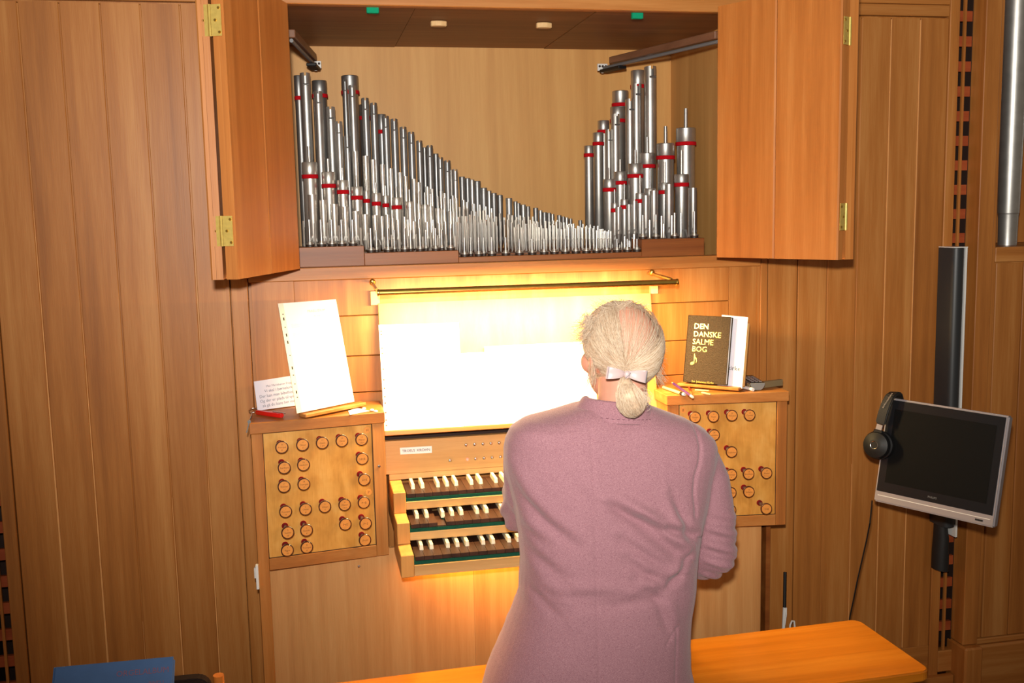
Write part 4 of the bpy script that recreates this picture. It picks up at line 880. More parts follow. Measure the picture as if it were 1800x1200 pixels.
# flat padded band
def ribbon(pts, wdir, hw_, th_, n=1):
    vs = []; fs = []; m = len(pts)
    for i, p in enumerate(pts):
        tg = (pts[min(i+1, m-1)]-pts[max(i-1, 0)]).normalized(); nn = tg.cross(wdir).normalized(); w__ = nn.cross(tg).normalized()
        for a, b in ((-hw_, -th_), (hw_, -th_), (hw_, th_), (-hw_, th_)): vs.append(p + w__*a + nn*b)
    for i in range(m-1): fs += [(i*4+k, i*4+(k+1) % 4, i*4+4+(k+1) % 4, i*4+4+k) for k in range(4)]
    fs += [(0, 1, 2, 3), tuple(range(4*m-4, 4*m))]
    return MB().add(vs, fs)
wd = (mu*.93 + mv*.1).normalized()
ribbon(bp, wd, 0.0145, 0.005).build('headband', M['black_soft'], hd, bevel=.003, seg=2, smooth=True)
for (a, b), off, nm in (((1547, 746), .030, 'front'), ((1574, 747), -.06, 'rear')):
    p0, p1 = mpx(a, b, off), mpx(a-2.5, b+9, off)
    ribbon([p0, p1], wd, 0.0085, 0.0022).build('slider', M['silver'], hd)
    c = mpx(a-6, b+36, off)
    cp = MB().lathe([(0.004, 0.0175), (0.013, 0.0178), (0.020, 0.0165), (0.036, 0.010), (0.040, 0.0), (0.038, -0.007), (0.042, -0.010), (0.042, -0.022), (0.030, -0.026)], c=c, w=mn if off > 0 else -mn, n=28).build('ear_cup', M['black'], hd, smooth=True)
    ribbon([p1, mpx(a-4.5, b+20, off)], wd, 0.013, 0.005).build('yoke', M['black'], hd, bevel=.002)
    if off > 0:
        a0, b0_ = mu, mv
        MB().tube([c+mn*0.0182+(mu*math.cos(x)+mv*math.sin(x))*0.0108 for x in [2*math.pi*i/28 for i in range(28)]], 0.0011, n=6, closed=True).build('chrome_ring', M['steel'], cp, smooth=True)
lettering([('audio-technica', 0.0085, 0, 0, 'C')], 'maker_mark', M['silver'], hd, mpx(1561, 704, .036), (mpx(1571, 692, .03)-mpx(1558, 712, .036)).normalized(), (mpx(1552, 700, .03)-mpx(1561, 704, .036)).normalized(), mn)
cps = [mpx(1533, 880, -0.01)] + [at(x, y, Yq) for x, y, Yq in ((1529, 920, 2.5), (1523, 950, 2.52), (1515, 985, 2.54), (1507, 1020, 2.55), (1500, 1055, 2.56), (1494, 1083, 2.57), (1488, 1130, 2.58), (1480, 1190, 2.6))]
cps += [V3((cps[-1].x, 2.6, 0.30)), V3((cps[-1].x+.02, 2.6, 0.02)), V3((cps[-1].x+.2, 2.7, 0.006))]
o_ = MB().tube(cps, 0.0022, n=6).build('cable', M['black'], smooth=True); top_mesh(o_); tag(o_, 'thin black cable hanging down from the monitor behind the bench end', 'cable')
# cable end with black sleeve behind the bench
t = thing('power_cable', (at(1378, 1090, 2.80).x, 2.80, 0.3), 'white cable with a long black sleeve standing up behind the bench', 'cable')
a, b, c = at(1380, 1005, 2.82), at(1379, 1067, 2.80), at(1377, 1110, 2.80)
MB().tube([a, b], 0.0052, n=10).build('black_sleeve', M['black'], t, smooth=True)
MB().tube([b, c, V3((c.x, 2.79, 0.25)), V3((c.x+.02, 2.77, 0.008))], 0.0052, n=10).build('white_cable', M['white'], t, smooth=True)
MB().tube([b+V3((.006, 0, -.002)), at(1382, 1080, 2.79), at(1379.5, 1098, 2.79)], 0.002, n=8).build('white_branch', M['white'], t, smooth=True)
lp = [at(x, y, 2.78) for x, y in ((1388, 1112), (1389, 1098), (1392, 1091), (1396, 1091), (1397, 1100), (1396, 1112))]
MB().tube(lp, 0.0028, n=8).build('cable_loop', M['white'], t, smooth=True)

# ---------------------------------------------------------------- bench
ZS = 0.60
be = thing('organ_bench', (0.66, 2.24, 0.0), 'long golden-orange wooden organ bench with rounded seat ends', 'bench')
br, fr = atz(1497, 1088, ZS), atz(1632, 1172, ZS)
cr = V3((1.430, 2.397, 0)); ang = RAD(1.5); bu = V3((math.cos(ang), math.sin(ang), 0)); bv = V3((-bu.y, bu.x, 0))
Lb, Db = 1.60, 0.325; bo = cr - bu*Lb - bv*Db
def rr(x0, x1, y0, y1, r, n=6):
    out = []
    for cx_, cy_, a0 in ((x1-r, y0+r, -90), (x1-r, y1-r, 0), (x0+r, y1-r, 90), (x0+r, y0+r, 180)):
        out += [(cx_+r*math.cos(RAD(a0+90*i/n)), cy_+r*math.sin(RAD(a0+90*i/n))) for i in range(n+1)]
    return out
MB().prism(rr(0, Lb, 0, Db, 0.028), ZS-0.026, ZS, o=bo, u=bu, v=bv).build('seat', MW['bench'], be, bevel=.006, seg=3, smooth=True)
for a in (0.10, Lb-0.10):
    MB().fbox(bo, bu, bv, Z3, a-0.018, a+0.018, 0.03, Db-.03, 0.0, ZS-.0265).build('leg', MW['bench_leg'], be, bevel=.003)
MB().fbox(bo, bu, bv, Z3, 0.119, Lb-.119, Db*.5-.012, Db*.5+.012, 0.18, 0.26).build('stretcher', MW['bench_leg'], be, bevel=.003)
MB().fbox(bo, bu, bv, Z3, 0.119, Lb-.119, 0.045, 0.063, ZS-.10, ZS-.027).build('apron', MW['bench_leg'], be, bevel=.002)

# ---------------------------------------------------------------- chair at the lower left with a blue music book
ch = thing('chair', (-0.45, 1.95, 0), 'dark upholstered chair with orange wooden frame at the lower left', 'chair')
pr_ = atz(384, 1186, 0.74); xp = at(384, 1188, 2.06).x; zt_ = at(384, 1186, 2.06).z
xl_ = xp-0.46
bk_top = at(350, 1187, 2.06).z
MB().prism(rr(xl_+.012, xp-.014, 0.46+.25, bk_top, 0.03), 0, 0.03, o=(0, 2.045, 0), u=X3, v=Z3, w=Y3).build('backrest', M['cloth_dark'], ch, bevel=.006, seg=2, smooth=True)
for x in (xl_, xp):
    MB().tube([(x, 2.06, 0.0), (x, 2.07, 0.42), (x, 2.06, zt_)], 0.011, n=12).build('leg', M['post_wood'], ch, smooth=True)
    MB().tube([(x, 1.62, 0.0), (x, 1.62, 0.43)], 0.014, n=12).build('leg', M['post_wood'], ch, smooth=True)
    MB().box(x-.010, x+.010, 1.60, 2.07, 0.43, 0.455).build('side_rail', M['post_wood'], ch, bevel=.003)
MB().prism(rr(xl_+.012, xp-.012, 1.60, 2.04, 0.04), 0.44, 0.49).build('seat', M['cloth_dark'], ch, bevel=.008, seg=2, smooth=True)
a_, b_ = at(97, 1172, 2.00), at(305, 1153, 2.00); wB = (b_-a_).length; eu = (b_-a_).normalized()
ev = V3((0.10, -0.62, -0.76)).normalized(); ev = (ev - eu*ev.dot(eu)).normalized(); en = eu.cross(ev); en = en if en.dot(CF) < 0 else -en
bt = thing('music_book', tuple(a_), 'blue clothbound music book leaning on the dark chair at the lower left', 'book')
hB = 0.30
MB().fbox(a_, eu, ev, en, 0, wB, 0, hB, -0.003, 0).build('cover', M['book_blue'], bt, bevel=.001)
MB().fbox(a_, eu, ev, en, 0, wB, 0, hB, -0.026, -0.023).build('back_cover', M['book_blue'], bt, bevel=.001)
MB().fbox(a_, eu, ev, en, 0.003, wB-.004, 0.003, hB-.003, -0.0228, -0.0032).build('page_block', M['paper'], bt)
MB().fbox(a_, eu, ev, en, -0.003, 0, 0, hB, -0.026, 0).build('spine', M['book_blue'], bt, bevel=.001)
lettering([('ORGELALBUM', 0.0155, wB*.74, -0.030, 'C'), ('BIND I', 0.010, wB*.86, -0.052, 'C')], 'print', M['ink_red'], bt, a_+en*.0003, eu, -ev, en)

# ---------------------------------------------------------------- the organist
def remeshed(mb, voxel, smooth=2, fac=0.5):
    me = bpy.data.meshes.new('tmp'); me.from_pydata(mb.v, [], mb.f); me.update()
    bm = bmesh.new(); bm.from_mesh(me); bmesh.ops.recalc_face_normals(bm, faces=bm.faces); bm.to_mesh(me); bm.free()
    ob = bpy.data.objects.new('tmp', me); COL.objects.link(ob)
    m = ob.modifiers.new('r', 'REMESH'); m.mode = 'VOXEL'; m.voxel_size = voxel; m.adaptivity = 0
    if smooth:
        s = ob.modifiers.new('s', 'SMOOTH'); s.factor = fac; s.iterations = smooth
    dg = bpy.context.evaluated_depsgraph_get(); dg.update()
    e = bpy.data.meshes.new_from_object(ob.evaluated_get(dg))
    bpy.data.objects.remove(ob); bpy.data.meshes.remove(me); return e
def mesh_np(me):
    co = np.empty(len(me.vertices)*3, np.float64); me.vertices.foreach_get('co', co); co = co.reshape(-1, 3)
    no = np.empty(len(me.vertices)*3, np.float64); me.vertices.foreach_get('normal', no); return co, no.reshape(-1, 3)
def set_np(me, co): me.vertices.foreach_set('co', co.ravel()); me.update()
def link_mesh(me, name, mat, parent=None, org=None):
    me.name = name; me.materials.clear(); me.materials.append(mat)
    for p in me.polygons: p.use_smooth = True
    o = bpy.data.objects.new(name, me); COL.objects.link(o)
    if parent: off = ORG[parent.name]; me.transform(Matrix.Translation(-off)); o.parent = parent; ORG[o.name] = off
    else: me.transform(Matrix.Translation(-V3(org))); o.location = org; ORG[o.name] = V3(org)
    return o
def ell(mb, c, r, rot=None, n=20, m=14):
    """ellipsoid, optionally turned about Z and X"""
    R_ = rot or Matrix.Identity(3); vs = []; fs = []
    for i in range(1, m):
        t = math.pi*i/m
        for k in range(n): a = 2*math.pi*k/n; vs.append(V3(c) + R_ @ V3((r[0]*math.sin(t)*math.cos(a), r[1]*math.sin(t)*math.sin(a), r[2]*math.cos(t))))
    top, bot = len(vs), len(vs)+1; vs += [V3(c)+R_ @ V3((0, 0, r[2])), V3(c)+R_ @ V3((0, 0, -r[2]))]
    for i in range(m-2): fs += [(i*n+k, i*n+(k+1) % n, (i+1)*n+(k+1) % n, (i+1)*n+k) for k in range(n)]
    fs += [(top, (k+1) % n, k) for k in range(n)] + [(bot, (m-2)*n+k, (m-2)*n+(k+1) % n) for k in range(n)]
    return mb.add(vs, fs)
def limb(mb, pts, rs, n=16):
    """tapered tube through joints with round joints"""
    P = [V3(p) for p in pts]; Q = []; R_ = []
    for i in range(len(P)-1):
        for k in range(6): f = k/6; Q.append(P[i].lerp(P[i+1], f)); R_.append(rs[i]*(1-f)+rs[i+1]*f)
    Q.append(P[-1]); R_.append(rs[-1])
    mb.tube(Q, R_, n=n)
    for p, r in zip(P, rs): ell(mb, p, (r, r, r), n=12, m=8)
def loft(mb, rows, n=48, p=2.4):
    """rows: z, xl, xr, yb, yf  (superellipse sections)"""
    vs = []; fs = []
    for z, xl, xr, yb, yf in rows:
        cx, cy, a, b = (xl+xr)/2, (yb+yf)/2, (xr-xl)/2, (yf-yb)/2
        for k in range(n):
            t = 2*math.pi*k/n; c, s = math.cos(t), math.sin(t)
            vs.append((cx + a*math.copysign(abs(c)**(2/p), c), cy + b*math.copysign(abs(s)**(2/p), s), z))
    m = len(rows)
    for i in range(m-1): fs += [(i*n+k, i*n+(k+1) % n, (i+1)*n+(k+1) % n, (i+1)*n+k) for k in range(n)]
    fs += [tuple(range(n)), tuple(range((m-1)*n, m*n))]
    return mb.add(vs, fs)

def hand(mb, wrist, fwd, up, side):
    """palm, four curled fingers of unequal length and a thumb off the side; SIDE = direction of the thumb"""
    f, u, s = V3(fwd).normalized(), V3(up).normalized(), V3(side).normalized(); w = V3(wrist)
    mb.fbox(w, s, f, u, -0.036, 0.034, -0.01, 0.082, -0.013, 0.012)
    ell(mb, w+s*0.022+f*0.03, (0.016, 0.028, 0.015)); 
    for i, (a, L) in enumerate(((0.027, 0.068), (0.009, 0.076), (-0.009, 0.071), (-0.027, 0.056))):
        k = w + s*a + f*0.078
        limb(mb, [k, k+f*L*.42+u*0.004+s*a*.12, k+f*L*.74-u*0.010+s*a*.2, k+f*L*.92-u*0.028+s*a*.22], [0.0090, 0.0084, 0.0077, 0.0068], n=10)
    k = w + s*0.030 + f*0.022
    limb(mb, [k, k+s*0.022+f*0.026-u*.004, k+s*0.030+f*0.052-u*0.012], [0.0115, 0.0098, 0.0080], n=10)
Hc = V3((0.697, 2.185, 1.412)); YAW = RAD(14); Hr = Matrix.Rotation(YAW, 3, 'Z')
def hd_(x, y, z): return Hc + Hr @ V3((x, y, z))
bd = MB()
ell(bd, Hc, (0.077, 0.096, 0.097), Hr, 28, 20)
ell(bd, hd_(0, 0.045, -0.070), (0.058, 0.055, 0.062), Hr)           # jaw
ell(bd, hd_(0, 0.083, -0.112), (0.024, 0.020, 0.020), Hr)           # chin
ell(bd, hd_(0, 0.100, -0.040), (0.013, 0.026, 0.030), Hr)           # nose
ell(bd, hd_(0, 0.122, -0.055), (0.014, 0.012, 0.010), Hr)
ell(bd, hd_(0, 0.082, 0.012), (0.055, 0.018, 0.012), Hr)            # brow
ell(bd, hd_(0, 0.094, -0.085), (0.026, 0.010, 0.009), Hr)           # mouth
for sx in (-1, 1):
    ell(bd, hd_(sx*0.050, 0.062, -0.040), (0.022, 0.024, 0.026), Hr)   # cheek
    e_ = Hr @ Matrix.Rotation(RAD(sx*22), 3, 'Z')
    ell(bd, hd_(sx*0.081, 0.004, -0.028), (0.006, 0.017, 0.030), e_); ell(bd, hd_(sx*0.079, 0.0, -0.052), (0.006, 0.010, 0.012), e_)
limb(bd, [(0.683, 2.150, 1.225), (0.688, 2.160, 1.30), (0.693, 2.172, 1.35)], [0.062, 0.056, 0.056], n=24)
loft(bd, [(0.63, .44, .80, 2.07, 2.30), (0.72, .46, .80, 2.07, 2.29), (0.9, .48, .82, 2.08, 2.28), (1.1, .47, .85, 2.08, 2.30), (1.19, .46, .87, 2.10, 2.27), (1.235, .55, .80, 2.12, 2.24)])
RA = [(0.868, 2.185, 1.155), (0.898, 2.165, 1.00), (0.905, 2.185, 0.895), (0.868, 2.375, 0.905), (0.842, 2.445, 0.930)]
LA = [(0.482, 2.200, 1.180), (0.492, 2.240, 1.08), (0.500, 2.300, 1.000), (0.560, 2.400, 0.975), (0.590, 2.455, 0.985)]
limb(bd, RA, [0.045, 0.042, 0.038, 0.030, 0.026]); limb(bd, LA, [0.040, 0.036, 0.035, 0.030, 0.026])
hand(bd, RA[-1], (-0.28, 1, -0.10), (0, .1, 1), (-1, -.28, 0)); hand(bd, LA[-1], (0.10, 1, -0.05), (0, .05, 1), (1, -.1, 0))
for x0, x1, x2 in ((0.50, 0.590, 0.57), (0.75, 0.80, 0.78)):
    limb(bd, [(x0, 2.18, 0.675), (x1, 2.565, 0.630), (x2, 2.50, 0.14), (x2, 2.62, 0.055)], [0.062, 0.050, 0.034, 0.026])
skin = plain('skin', srgb(222, 158, 132), 0.55, noise=0.05, nscale=45)
skin.node_tree.nodes['Principled BSDF'].inputs['Subsurface Weight'].default_value = 0.15
skin.node_tree.nodes['Principled BSDF'].inputs['Subsurface Radius'].default_value = (0.012, 0.005, 0.003)
person = link_mesh(remeshed(bd, 0.0038, 3), 'person', skin, None, (0.65, 2.2, 0.03))
tag(person, 'person with white hair tied back, seen from behind playing, in a dusky pink jacket', 'person')
for sx in (-1, 1):
    MB().lathe([(0.002, -0.010), (0.009, -0.006), (0.011, 0), (0.009, 0.006), (0.002, 0.010)], c=hd_(sx*0.031, 0.083, -0.008), w=Z3, n=16).build('eye', M['white'], person, smooth=True)

# jacket
jk = MB()
loft(jk, [(1.283, .575, .735, 2.105, 2.235), (1.272, .520, .765, 2.095, 2.245), (1.258, .462, .800, 2.080, 2.262), (1.240, .432, .842, 2.068, 2.275), (1.215, .418, .882, 2.060, 2.286), (1.190, .415, .910, 2.055, 2.296), (1.17, .415, .917, 2.050, 2.305), (1.13, .420, .912, 2.040, 2.325),
          (1.06, .438, .895, 2.030, 2.335), (0.99, .448, .876, 2.024, 2.335), (0.92, .450, .862, 2.020, 2.33), (0.85, .444, .856, 2.012, 2.33), (0.79, .424, .846, 2.005, 2.345), (0.72, .392, .840, 1.998, 2.35), (0.66, .364, .842, 1.992, 2.35), (0.605, .345, .852, 1.988, 2.34), (0.598, .345, .853, 1.987, 2.045), (0.55, .330, .864, 1.984, 2.040), (0.50, .320, .880, 1.980, 2.036)], p=2.5)
limb(jk, [(0.852, 2.178, 1.165), (0.886, 2.165, 1.08), (0.901, 2.165, 1.00), (0.913, 2.175, 0.910), (0.905, 2.205, 0.888), (0.882, 2.33, 0.893), (0.862, 2.405, 0.915)], [0.062, 0.062, 0.060, 0.058, 0.056, 0.052, 0.046], n=24)
limb(jk, [(0.472, 2.185, 1.195), (0.482, 2.235, 1.09), (0.490, 2.300, 1.010), (0.545, 2.375, 0.972), (0.575, 2.425, 0.980)], [0.058, 0.058, 0.062, 0.050, 0.045], n=24)
jm = remeshed(jk, 0.0040, 9, 0.5)
co, no = mesh_np(jm)
def P2(px, py, Y=2.03): p = at(px, py, Y); return np.array([p.x, p.z])
Z_ = lambda a, b: (840+a/2.2229, 660+b/2.2229)
folds = [  # pixel polyline (in the 840,660 crop), depth m, width m, ridge side
 ([(862, 642), (800, 622), (720, 603), (620, 560), (520, 510)], .0075, .011, 1), ([(826, 722), (770, 690), (700, 640), (620, 575), (540, 525)], .0065, .012, 1),
 ([(850, 640), (826, 590), (800, 530), (770, 470)], .006, .011, -1), ([(790, 790), (710, 800), (640, 770), (580, 720)], .005, .011, 1), ([(820, 740), (800, 790), (730, 830), (660, 830)], .005, .010, 1),
 ([(140, 420), (200, 520), (280, 600), (400, 680)], .005, .013, 1), ([(150, 580), (200, 640), (280, 690)], .0045, .012, 1), ([(160, 650), (240, 740), (330, 800)], .0035, .013, 1), ([(165, 800), (230, 880), (330, 960)], .0045, .013, 1),
 ([(180, 760), (260, 850), (360, 930)], .003, .012, 1), ([(380, 900), (520, 890), (640, 870), (760, 850)], .003, .014, 1), ([(300, 880), (440, 860), (560, 850)], .003, .012, 1), ([(690, 860), (720, 930), (745, 1000)], .004, .012, 1),
 ([(640, 560), (720, 630), (800, 690)], .004, .008, 1), ([(560, 640), (650, 700), (730, 760)], .0035, .010, 1), ([(600, 800), (680, 860), (740, 870)], .003, .010, 1),
 ([(700, 160), (640, 200), (560, 200)], .002, .020, 1), ([(200, 160), (300, 200), (420, 190)], .002, .020, -1), ([(380, 420), (440, 520), (480, 640)], .0025, .016, 1)]
seams = [([(463, 230), (460, 500), (461, 800), (458, 1190)], .0020, .0030), ([(910, 222), (906, 300), (893, 360), (872, 410), (864, 480), (872, 560)], .0045, .0045),
         ([(160, 960), (195, 1040)], .0022, .0022), ([(160, 960), (140, 1080), (130, 1195)], .0022, .003), ([(776, 985), (728, 1045)], .0022, .0022), ([(776, 985), (773, 1090), (768, 1195)], .0022, .003)]
xz = co[:, [0, 2]]; back = np.clip(-no[:, 1]*1.6+0.15, 0, 1)
def polydist(pl):
    best = np.full(len(xz), 9.0); sgn = np.zeros(len(xz)); tt = np.zeros(len(xz)); L = [np.linalg.norm(pl[i+1]-pl[i]) for i in range(len(pl)-1)]; T = sum(L); acc = 0
    for i in range(len(pl)-1):
        a, b = pl[i], pl[i+1]; d = (b-a)/L[i]; r = xz-a; t = np.clip(r@d, 0, L[i]); q = r-np.outer(t, d); dd = np.hypot(q[:, 0], q[:, 1]); cr_ = d[0]*r[:, 1]-d[1]*r[:, 0]
        m = dd < best; best[m] = dd[m]; sgn[m] = cr_[m]; tt[m] = (acc+t[m])/T; acc += L[i]
    return best, np.sign(sgn)*best, tt
disp = np.zeros(len(co))
for pl, A, w, rs in folds:
    q = [P2(*Z_(a, b)) for a, b in pl]; d, s, t = polydist(q); fade = np.clip(np.sin(np.pi*np.clip(t*.86+.10, 0, 1)), 0, 1)**.6*np.exp(-(np.clip(d-3*w, 0, 9)/w)**2)
    up = -rs if q[-1][0] < q[0][0] else rs
    disp += fade*A*1.6*(-np.exp(-(s/w)**2) + .75*np.exp(-((s*up-1.9*w)/(1.2*w))**2))*back
for pl, A, w in seams:
    q = [P2(*Z_(a, b)) for a, b in pl]; d, s, t = polydist(q); disp += -A*np.exp(-(d/w)**2)*back
# soft undulation plus creases round the sleeve
sl = np.exp(-((co[:, 0]-0.92)/0.07)**2)*np.clip((1.06-co[:, 2])/.1, 0, 1)*np.clip((co[:, 0]-.865)/.02, 0, 1)
disp += sl*(0.0030*np.sin(co[:, 2]*150+co[:, 0]*60+np.sin(co[:, 1]*30)*1.5) + 0.0015*np.sin(co[:, 2]*310+co[:, 0]*90))
sl2 = np.exp(-((co[:, 0]-0.47)/0.06)**2)*np.clip((co[:, 1]-2.24)/.04, 0, 1)
disp += sl2*0.005*np.sin(co[:, 2]*140+co[:, 1]*70)
disp += 0.0012*np.sin(co[:, 0]*37+co[:, 2]*23)*np.sin(co[:, 2]*31-co[:, 0]*11)
set_np(jm, co + no*disp[:, None])
jmat, nt, b = new_mat('dusky_pink_wool')
tc = nt.nodes.new('ShaderNodeTexCoord'); mp_ = nt.nodes.new('ShaderNodeMapping'); mp_.inputs['Scale'].default_value = (420, 420, 1300); n1 = nt.nodes.new('ShaderNodeTexNoise'); n1.inputs['Scale'].default_value = 1; n1.inputs['Detail'].default_value = 3
nt.links.new(tc.outputs['Object'], mp_.inputs[0]); nt.links.new(mp_.outputs[0], n1.inputs[0])
rp = nt.nodes.new('ShaderNodeValToRGB'); rp.color_ramp.elements[0].position = .32; rp.color_ramp.elements[0].color = srgb(142, 96, 108); rp.color_ramp.elements[1].position = .68; rp.color_ramp.elements[1].color = srgb(186, 138, 146)
nt.links.new(n1.outputs[0], rp.inputs[0]); nt.links.new(rp.outputs[0], b.inputs['Base Color']); b.inputs['Roughness'].default_value = .85; b.inputs['Specular IOR Level'].default_value = .2
b.inputs['Sheen Weight'].default_value = .25; b.inputs['Sheen Roughness'].default_value = .5
bp_ = nt.nodes.new('ShaderNodeBump'); bp_.inputs['Strength'].default_value = .25; bp_.inputs['Distance'].default_value = .001; nt.links.new(n1.outputs[0], bp_.inputs['Height']); nt.links.new(bp_.outputs[0], b.inputs['Normal'])
jacket = link_mesh(jm, 'jacket', jmat, person); jacket['label'] = 'dusky pink wool jacket'
# turned collar
vs = []; fs = []; n = 40; cprof = [(0.060, 0.060, 1.288), (0.064, 0.064, 1.301), (0.071, 0.070, 1.300), (0.083, 0.079, 1.280), (0.099, 0.089, 1.262), (0.103, 0.091, 1.254), (0.097, 0.085, 1.251)]
m = len(cprof)
for i in range(n+1):
    a = RAD(-90 - 128 + 256*i/n)
    for (rx, ry, z) in cprof:
        k = 1.0 + 0.10*max(0, math.cos(a+RAD(90)+RAD(35)))
        vs.append((0.672+rx*k*math.cos(a), 2.165+ry*math.sin(a), z - 0.012*max(0, math.sin(a)) - 0.10*(rx*math.cos(a)) ))
for i in range(n):
    fs += [(i*m+k, i*m+k+1, (i+1)*m+k+1, (i+1)*m+k) for k in range(m-1)]
cl_ = MB().add(vs, fs).build('collar', jmat, jacket, smooth=True); so = cl_.modifiers.new('thickness', 'SOLIDIFY'); so.thickness = 0.003; sb2 = cl_.modifiers.new('soft', 'SUBSURF'); sb2.levels = 1; sb2.render_levels = 1
st = MB()
for i in range(2, n-1, 1):
    a = RAD(-90 - 128 + 256*i/n); a2 = RAD(-90 - 128 + 256*(i+.5)/n); pts_ = []
    for aa in (a, a2):
        k = 1.0 + 0.10*max(0, math.cos(aa+RAD(90)+RAD(35))); rx, ry, z = 0.0985, 0.0905, 1.2635
        pts_.append(V3((0.672+rx*k*math.cos(aa), 2.165+ry*math.sin(aa), z-0.012*max(0, math.sin(aa))-0.10*rx*math.cos(aa)+.0012)))
    st.tube(pts_, 0.0006, n=4)
st.build('collar_stitching', plain('stitch_thread', srgb(96, 52, 72), .8), jacket)
# jeans, shoes, shirt cuffs
tr = MB()
loft(tr, [(0.603, .415, .845, 2.075, 2.34), (0.68, .40, .845, 2.07, 2.34), (0.76, .43, .83, 2.08, 2.31), (0.80, .46, .81, 2.09, 2.29)], p=2.6)
for x0, x1, x2 in ((0.480, 0.590, 0.57), (0.755, 0.80, 0.78)):
    limb(tr, [(x0, 2.22, 0.690), (x0*.6+x1*.4, 2.36, 0.688), (x1, 2.565, 0.640), (x1*.5+x2*.5, 2.545, 0.42), (x2, 2.50, 0.15)], [0.084, 0.078, 0.064, 0.060, 0.052], n=20)
trm = remeshed(tr, 0.008, 4); jeans = link_mesh(trm, 'trousers', plain('blue_denim', srgb(92, 114, 140), .85, noise=.2, nscale=220, spec=.2), person); jeans['label'] = 'blue denim trousers'
for x in (0.56, 0.78):
    s = MB(); ell(s, (x, 2.50, 0.075), (0.040, 0.052, 0.055)); ell(s, (x, 2.59, 0.045), (0.045, 0.085, 0.040)); ell(s, (x, 2.49, 0.035), (0.038, 0.045, 0.032))
    sm_ = remeshed(s, 0.006, 3); link_mesh(sm_, 'shoe', M['black_soft'], person)

# hair: a cap over the sides, thousands of strands drawn to the tie, a ponytail
hair_m = plain('white_blond_hair', srgb(222, 190, 158), .55, noise=.10, nscale=300)
hair_s = plain('white_blond_strand', srgb(238, 216, 190), .5, spec=.4)
rx, ry, rz = 0.077, 0.096, 0.097
Kp = at(1099, 661, 2.083); kd_ = (Hr.transposed() @ (Kp-Hc)); kd_ = V3((kd_.x/rx, kd_.y/ry, kd_.z/rz)).normalized()
cd_ = V3((-0.12, -0.90, 0.42)).normalized()          # centre of the thin crown
def sk(d, f=1.0): return Hc + Hr @ V3((d.x*rx*f, d.y*ry*f, d.z*rz*f))
cap = MB(); N1, N2 = 56, 36; idx = {}
def inside(d):
    if d.y > 0.42 + 0.25*d.z: return False
    if d.z < -0.62 - 0.25*d.y: return False
    if abs(d.x) > .72 and d.z < -.05 and d.y > -.15: return False
    return d.angle(cd_) > RAD(50)
for i in range(N2+1):
    for k in range(N1):
        t = math.pi*i/N2; a = 2*math.pi*k/N1; d = V3((math.sin(t)*math.cos(a), math.sin(t)*math.sin(a), math.cos(t)))
        idx[i, k] = len(cap.v); e = min(1.0, max(0.0, (d.angle(cd_)-RAD(50))/RAD(20))); f = 1.012 + (0.030+(0.17 if d.x < 0 else .08)*abs(d.x)**1.6*max(0, .6+d.z)+.03*max(0, d.z)**2)*e
        cap.v.append(tuple(sk(d, f)))
for i in range(N2):
    for k in range(N1):
        t = math.pi*(i+.5)/N2; a = 2*math.pi*(k+.5)/N1; d = V3((math.sin(t)*math.cos(a), math.sin(t)*math.sin(a), math.cos(t)))
        if inside(d): cap.f.append((idx[i, k], idx[i+1, k], idx[i+1, (k+1) % N1], idx[i, (k+1) % N1]))
hair = cap.build('hair', hair_m, person, smooth=True); hair['label'] = 'white-blond hair combed back, thin at the crown'
R2 = random.Random(5); strands = []
def slerp(a, b, f):
    th = a.angle(b); s = math.sin(th)
    return a if s < 1e-4 else (a*math.sin((1-f)*th)+b*math.sin(f*th))/s
made = 0
while made < 5200:
    d = V3((R2.gauss(0, 1), R2.gauss(0, 1), R2.gauss(0, 1))).normalized()
    if d.y > 0.5+0.2*d.z or d.z < -0.62-0.25*d.y: continue
    if abs(d.x) > .74 and d.z < -.05 and d.y > -.1: continue
    an = d.angle(cd_)
    if an < RAD(40) and R2.random() > 0.08: continue
    if an < RAD(54) and R2.random() > 0.45: continue
    if an > RAD(40) and min(slerp(d, kd_, f_).angle(cd_) for f_ in (.2, .35, .5, .65)) < RAD(34) and R2.random() > 0.06: continue
    made += 1; pts_ = []; lift = R2.uniform(.02, .075)*(0.55 if an < RAD(50) else 1)+(0.20 if d.x < 0 else .10)*abs(d.x)**1.6*max(0, .6+d.z)+.07*max(0, d.z)**2; wob = R2.uniform(-1, 1)*.10; ph = R2.uniform(0, 6.28)
    tgt = (kd_ + V3((R2.gauss(0, .05), 0, R2.gauss(0, .04)))).normalized(); M_ = 9
    for i in range(M_):
        f = i/(M_-1); q = slerp(d, tgt, f); side = d.cross(tgt); side = side.normalized() if side.length > 1e-5 else X3
        q = (q + side*(wob*math.sin(math.pi*f)+.010*math.sin(ph+f*9))).normalized()
        pts_.append(sk(q, 1.01+lift*(math.sin(math.pi*min(1, f*1.15+.08))*.75+.25*(1-f))))
    strands.append(pts_)
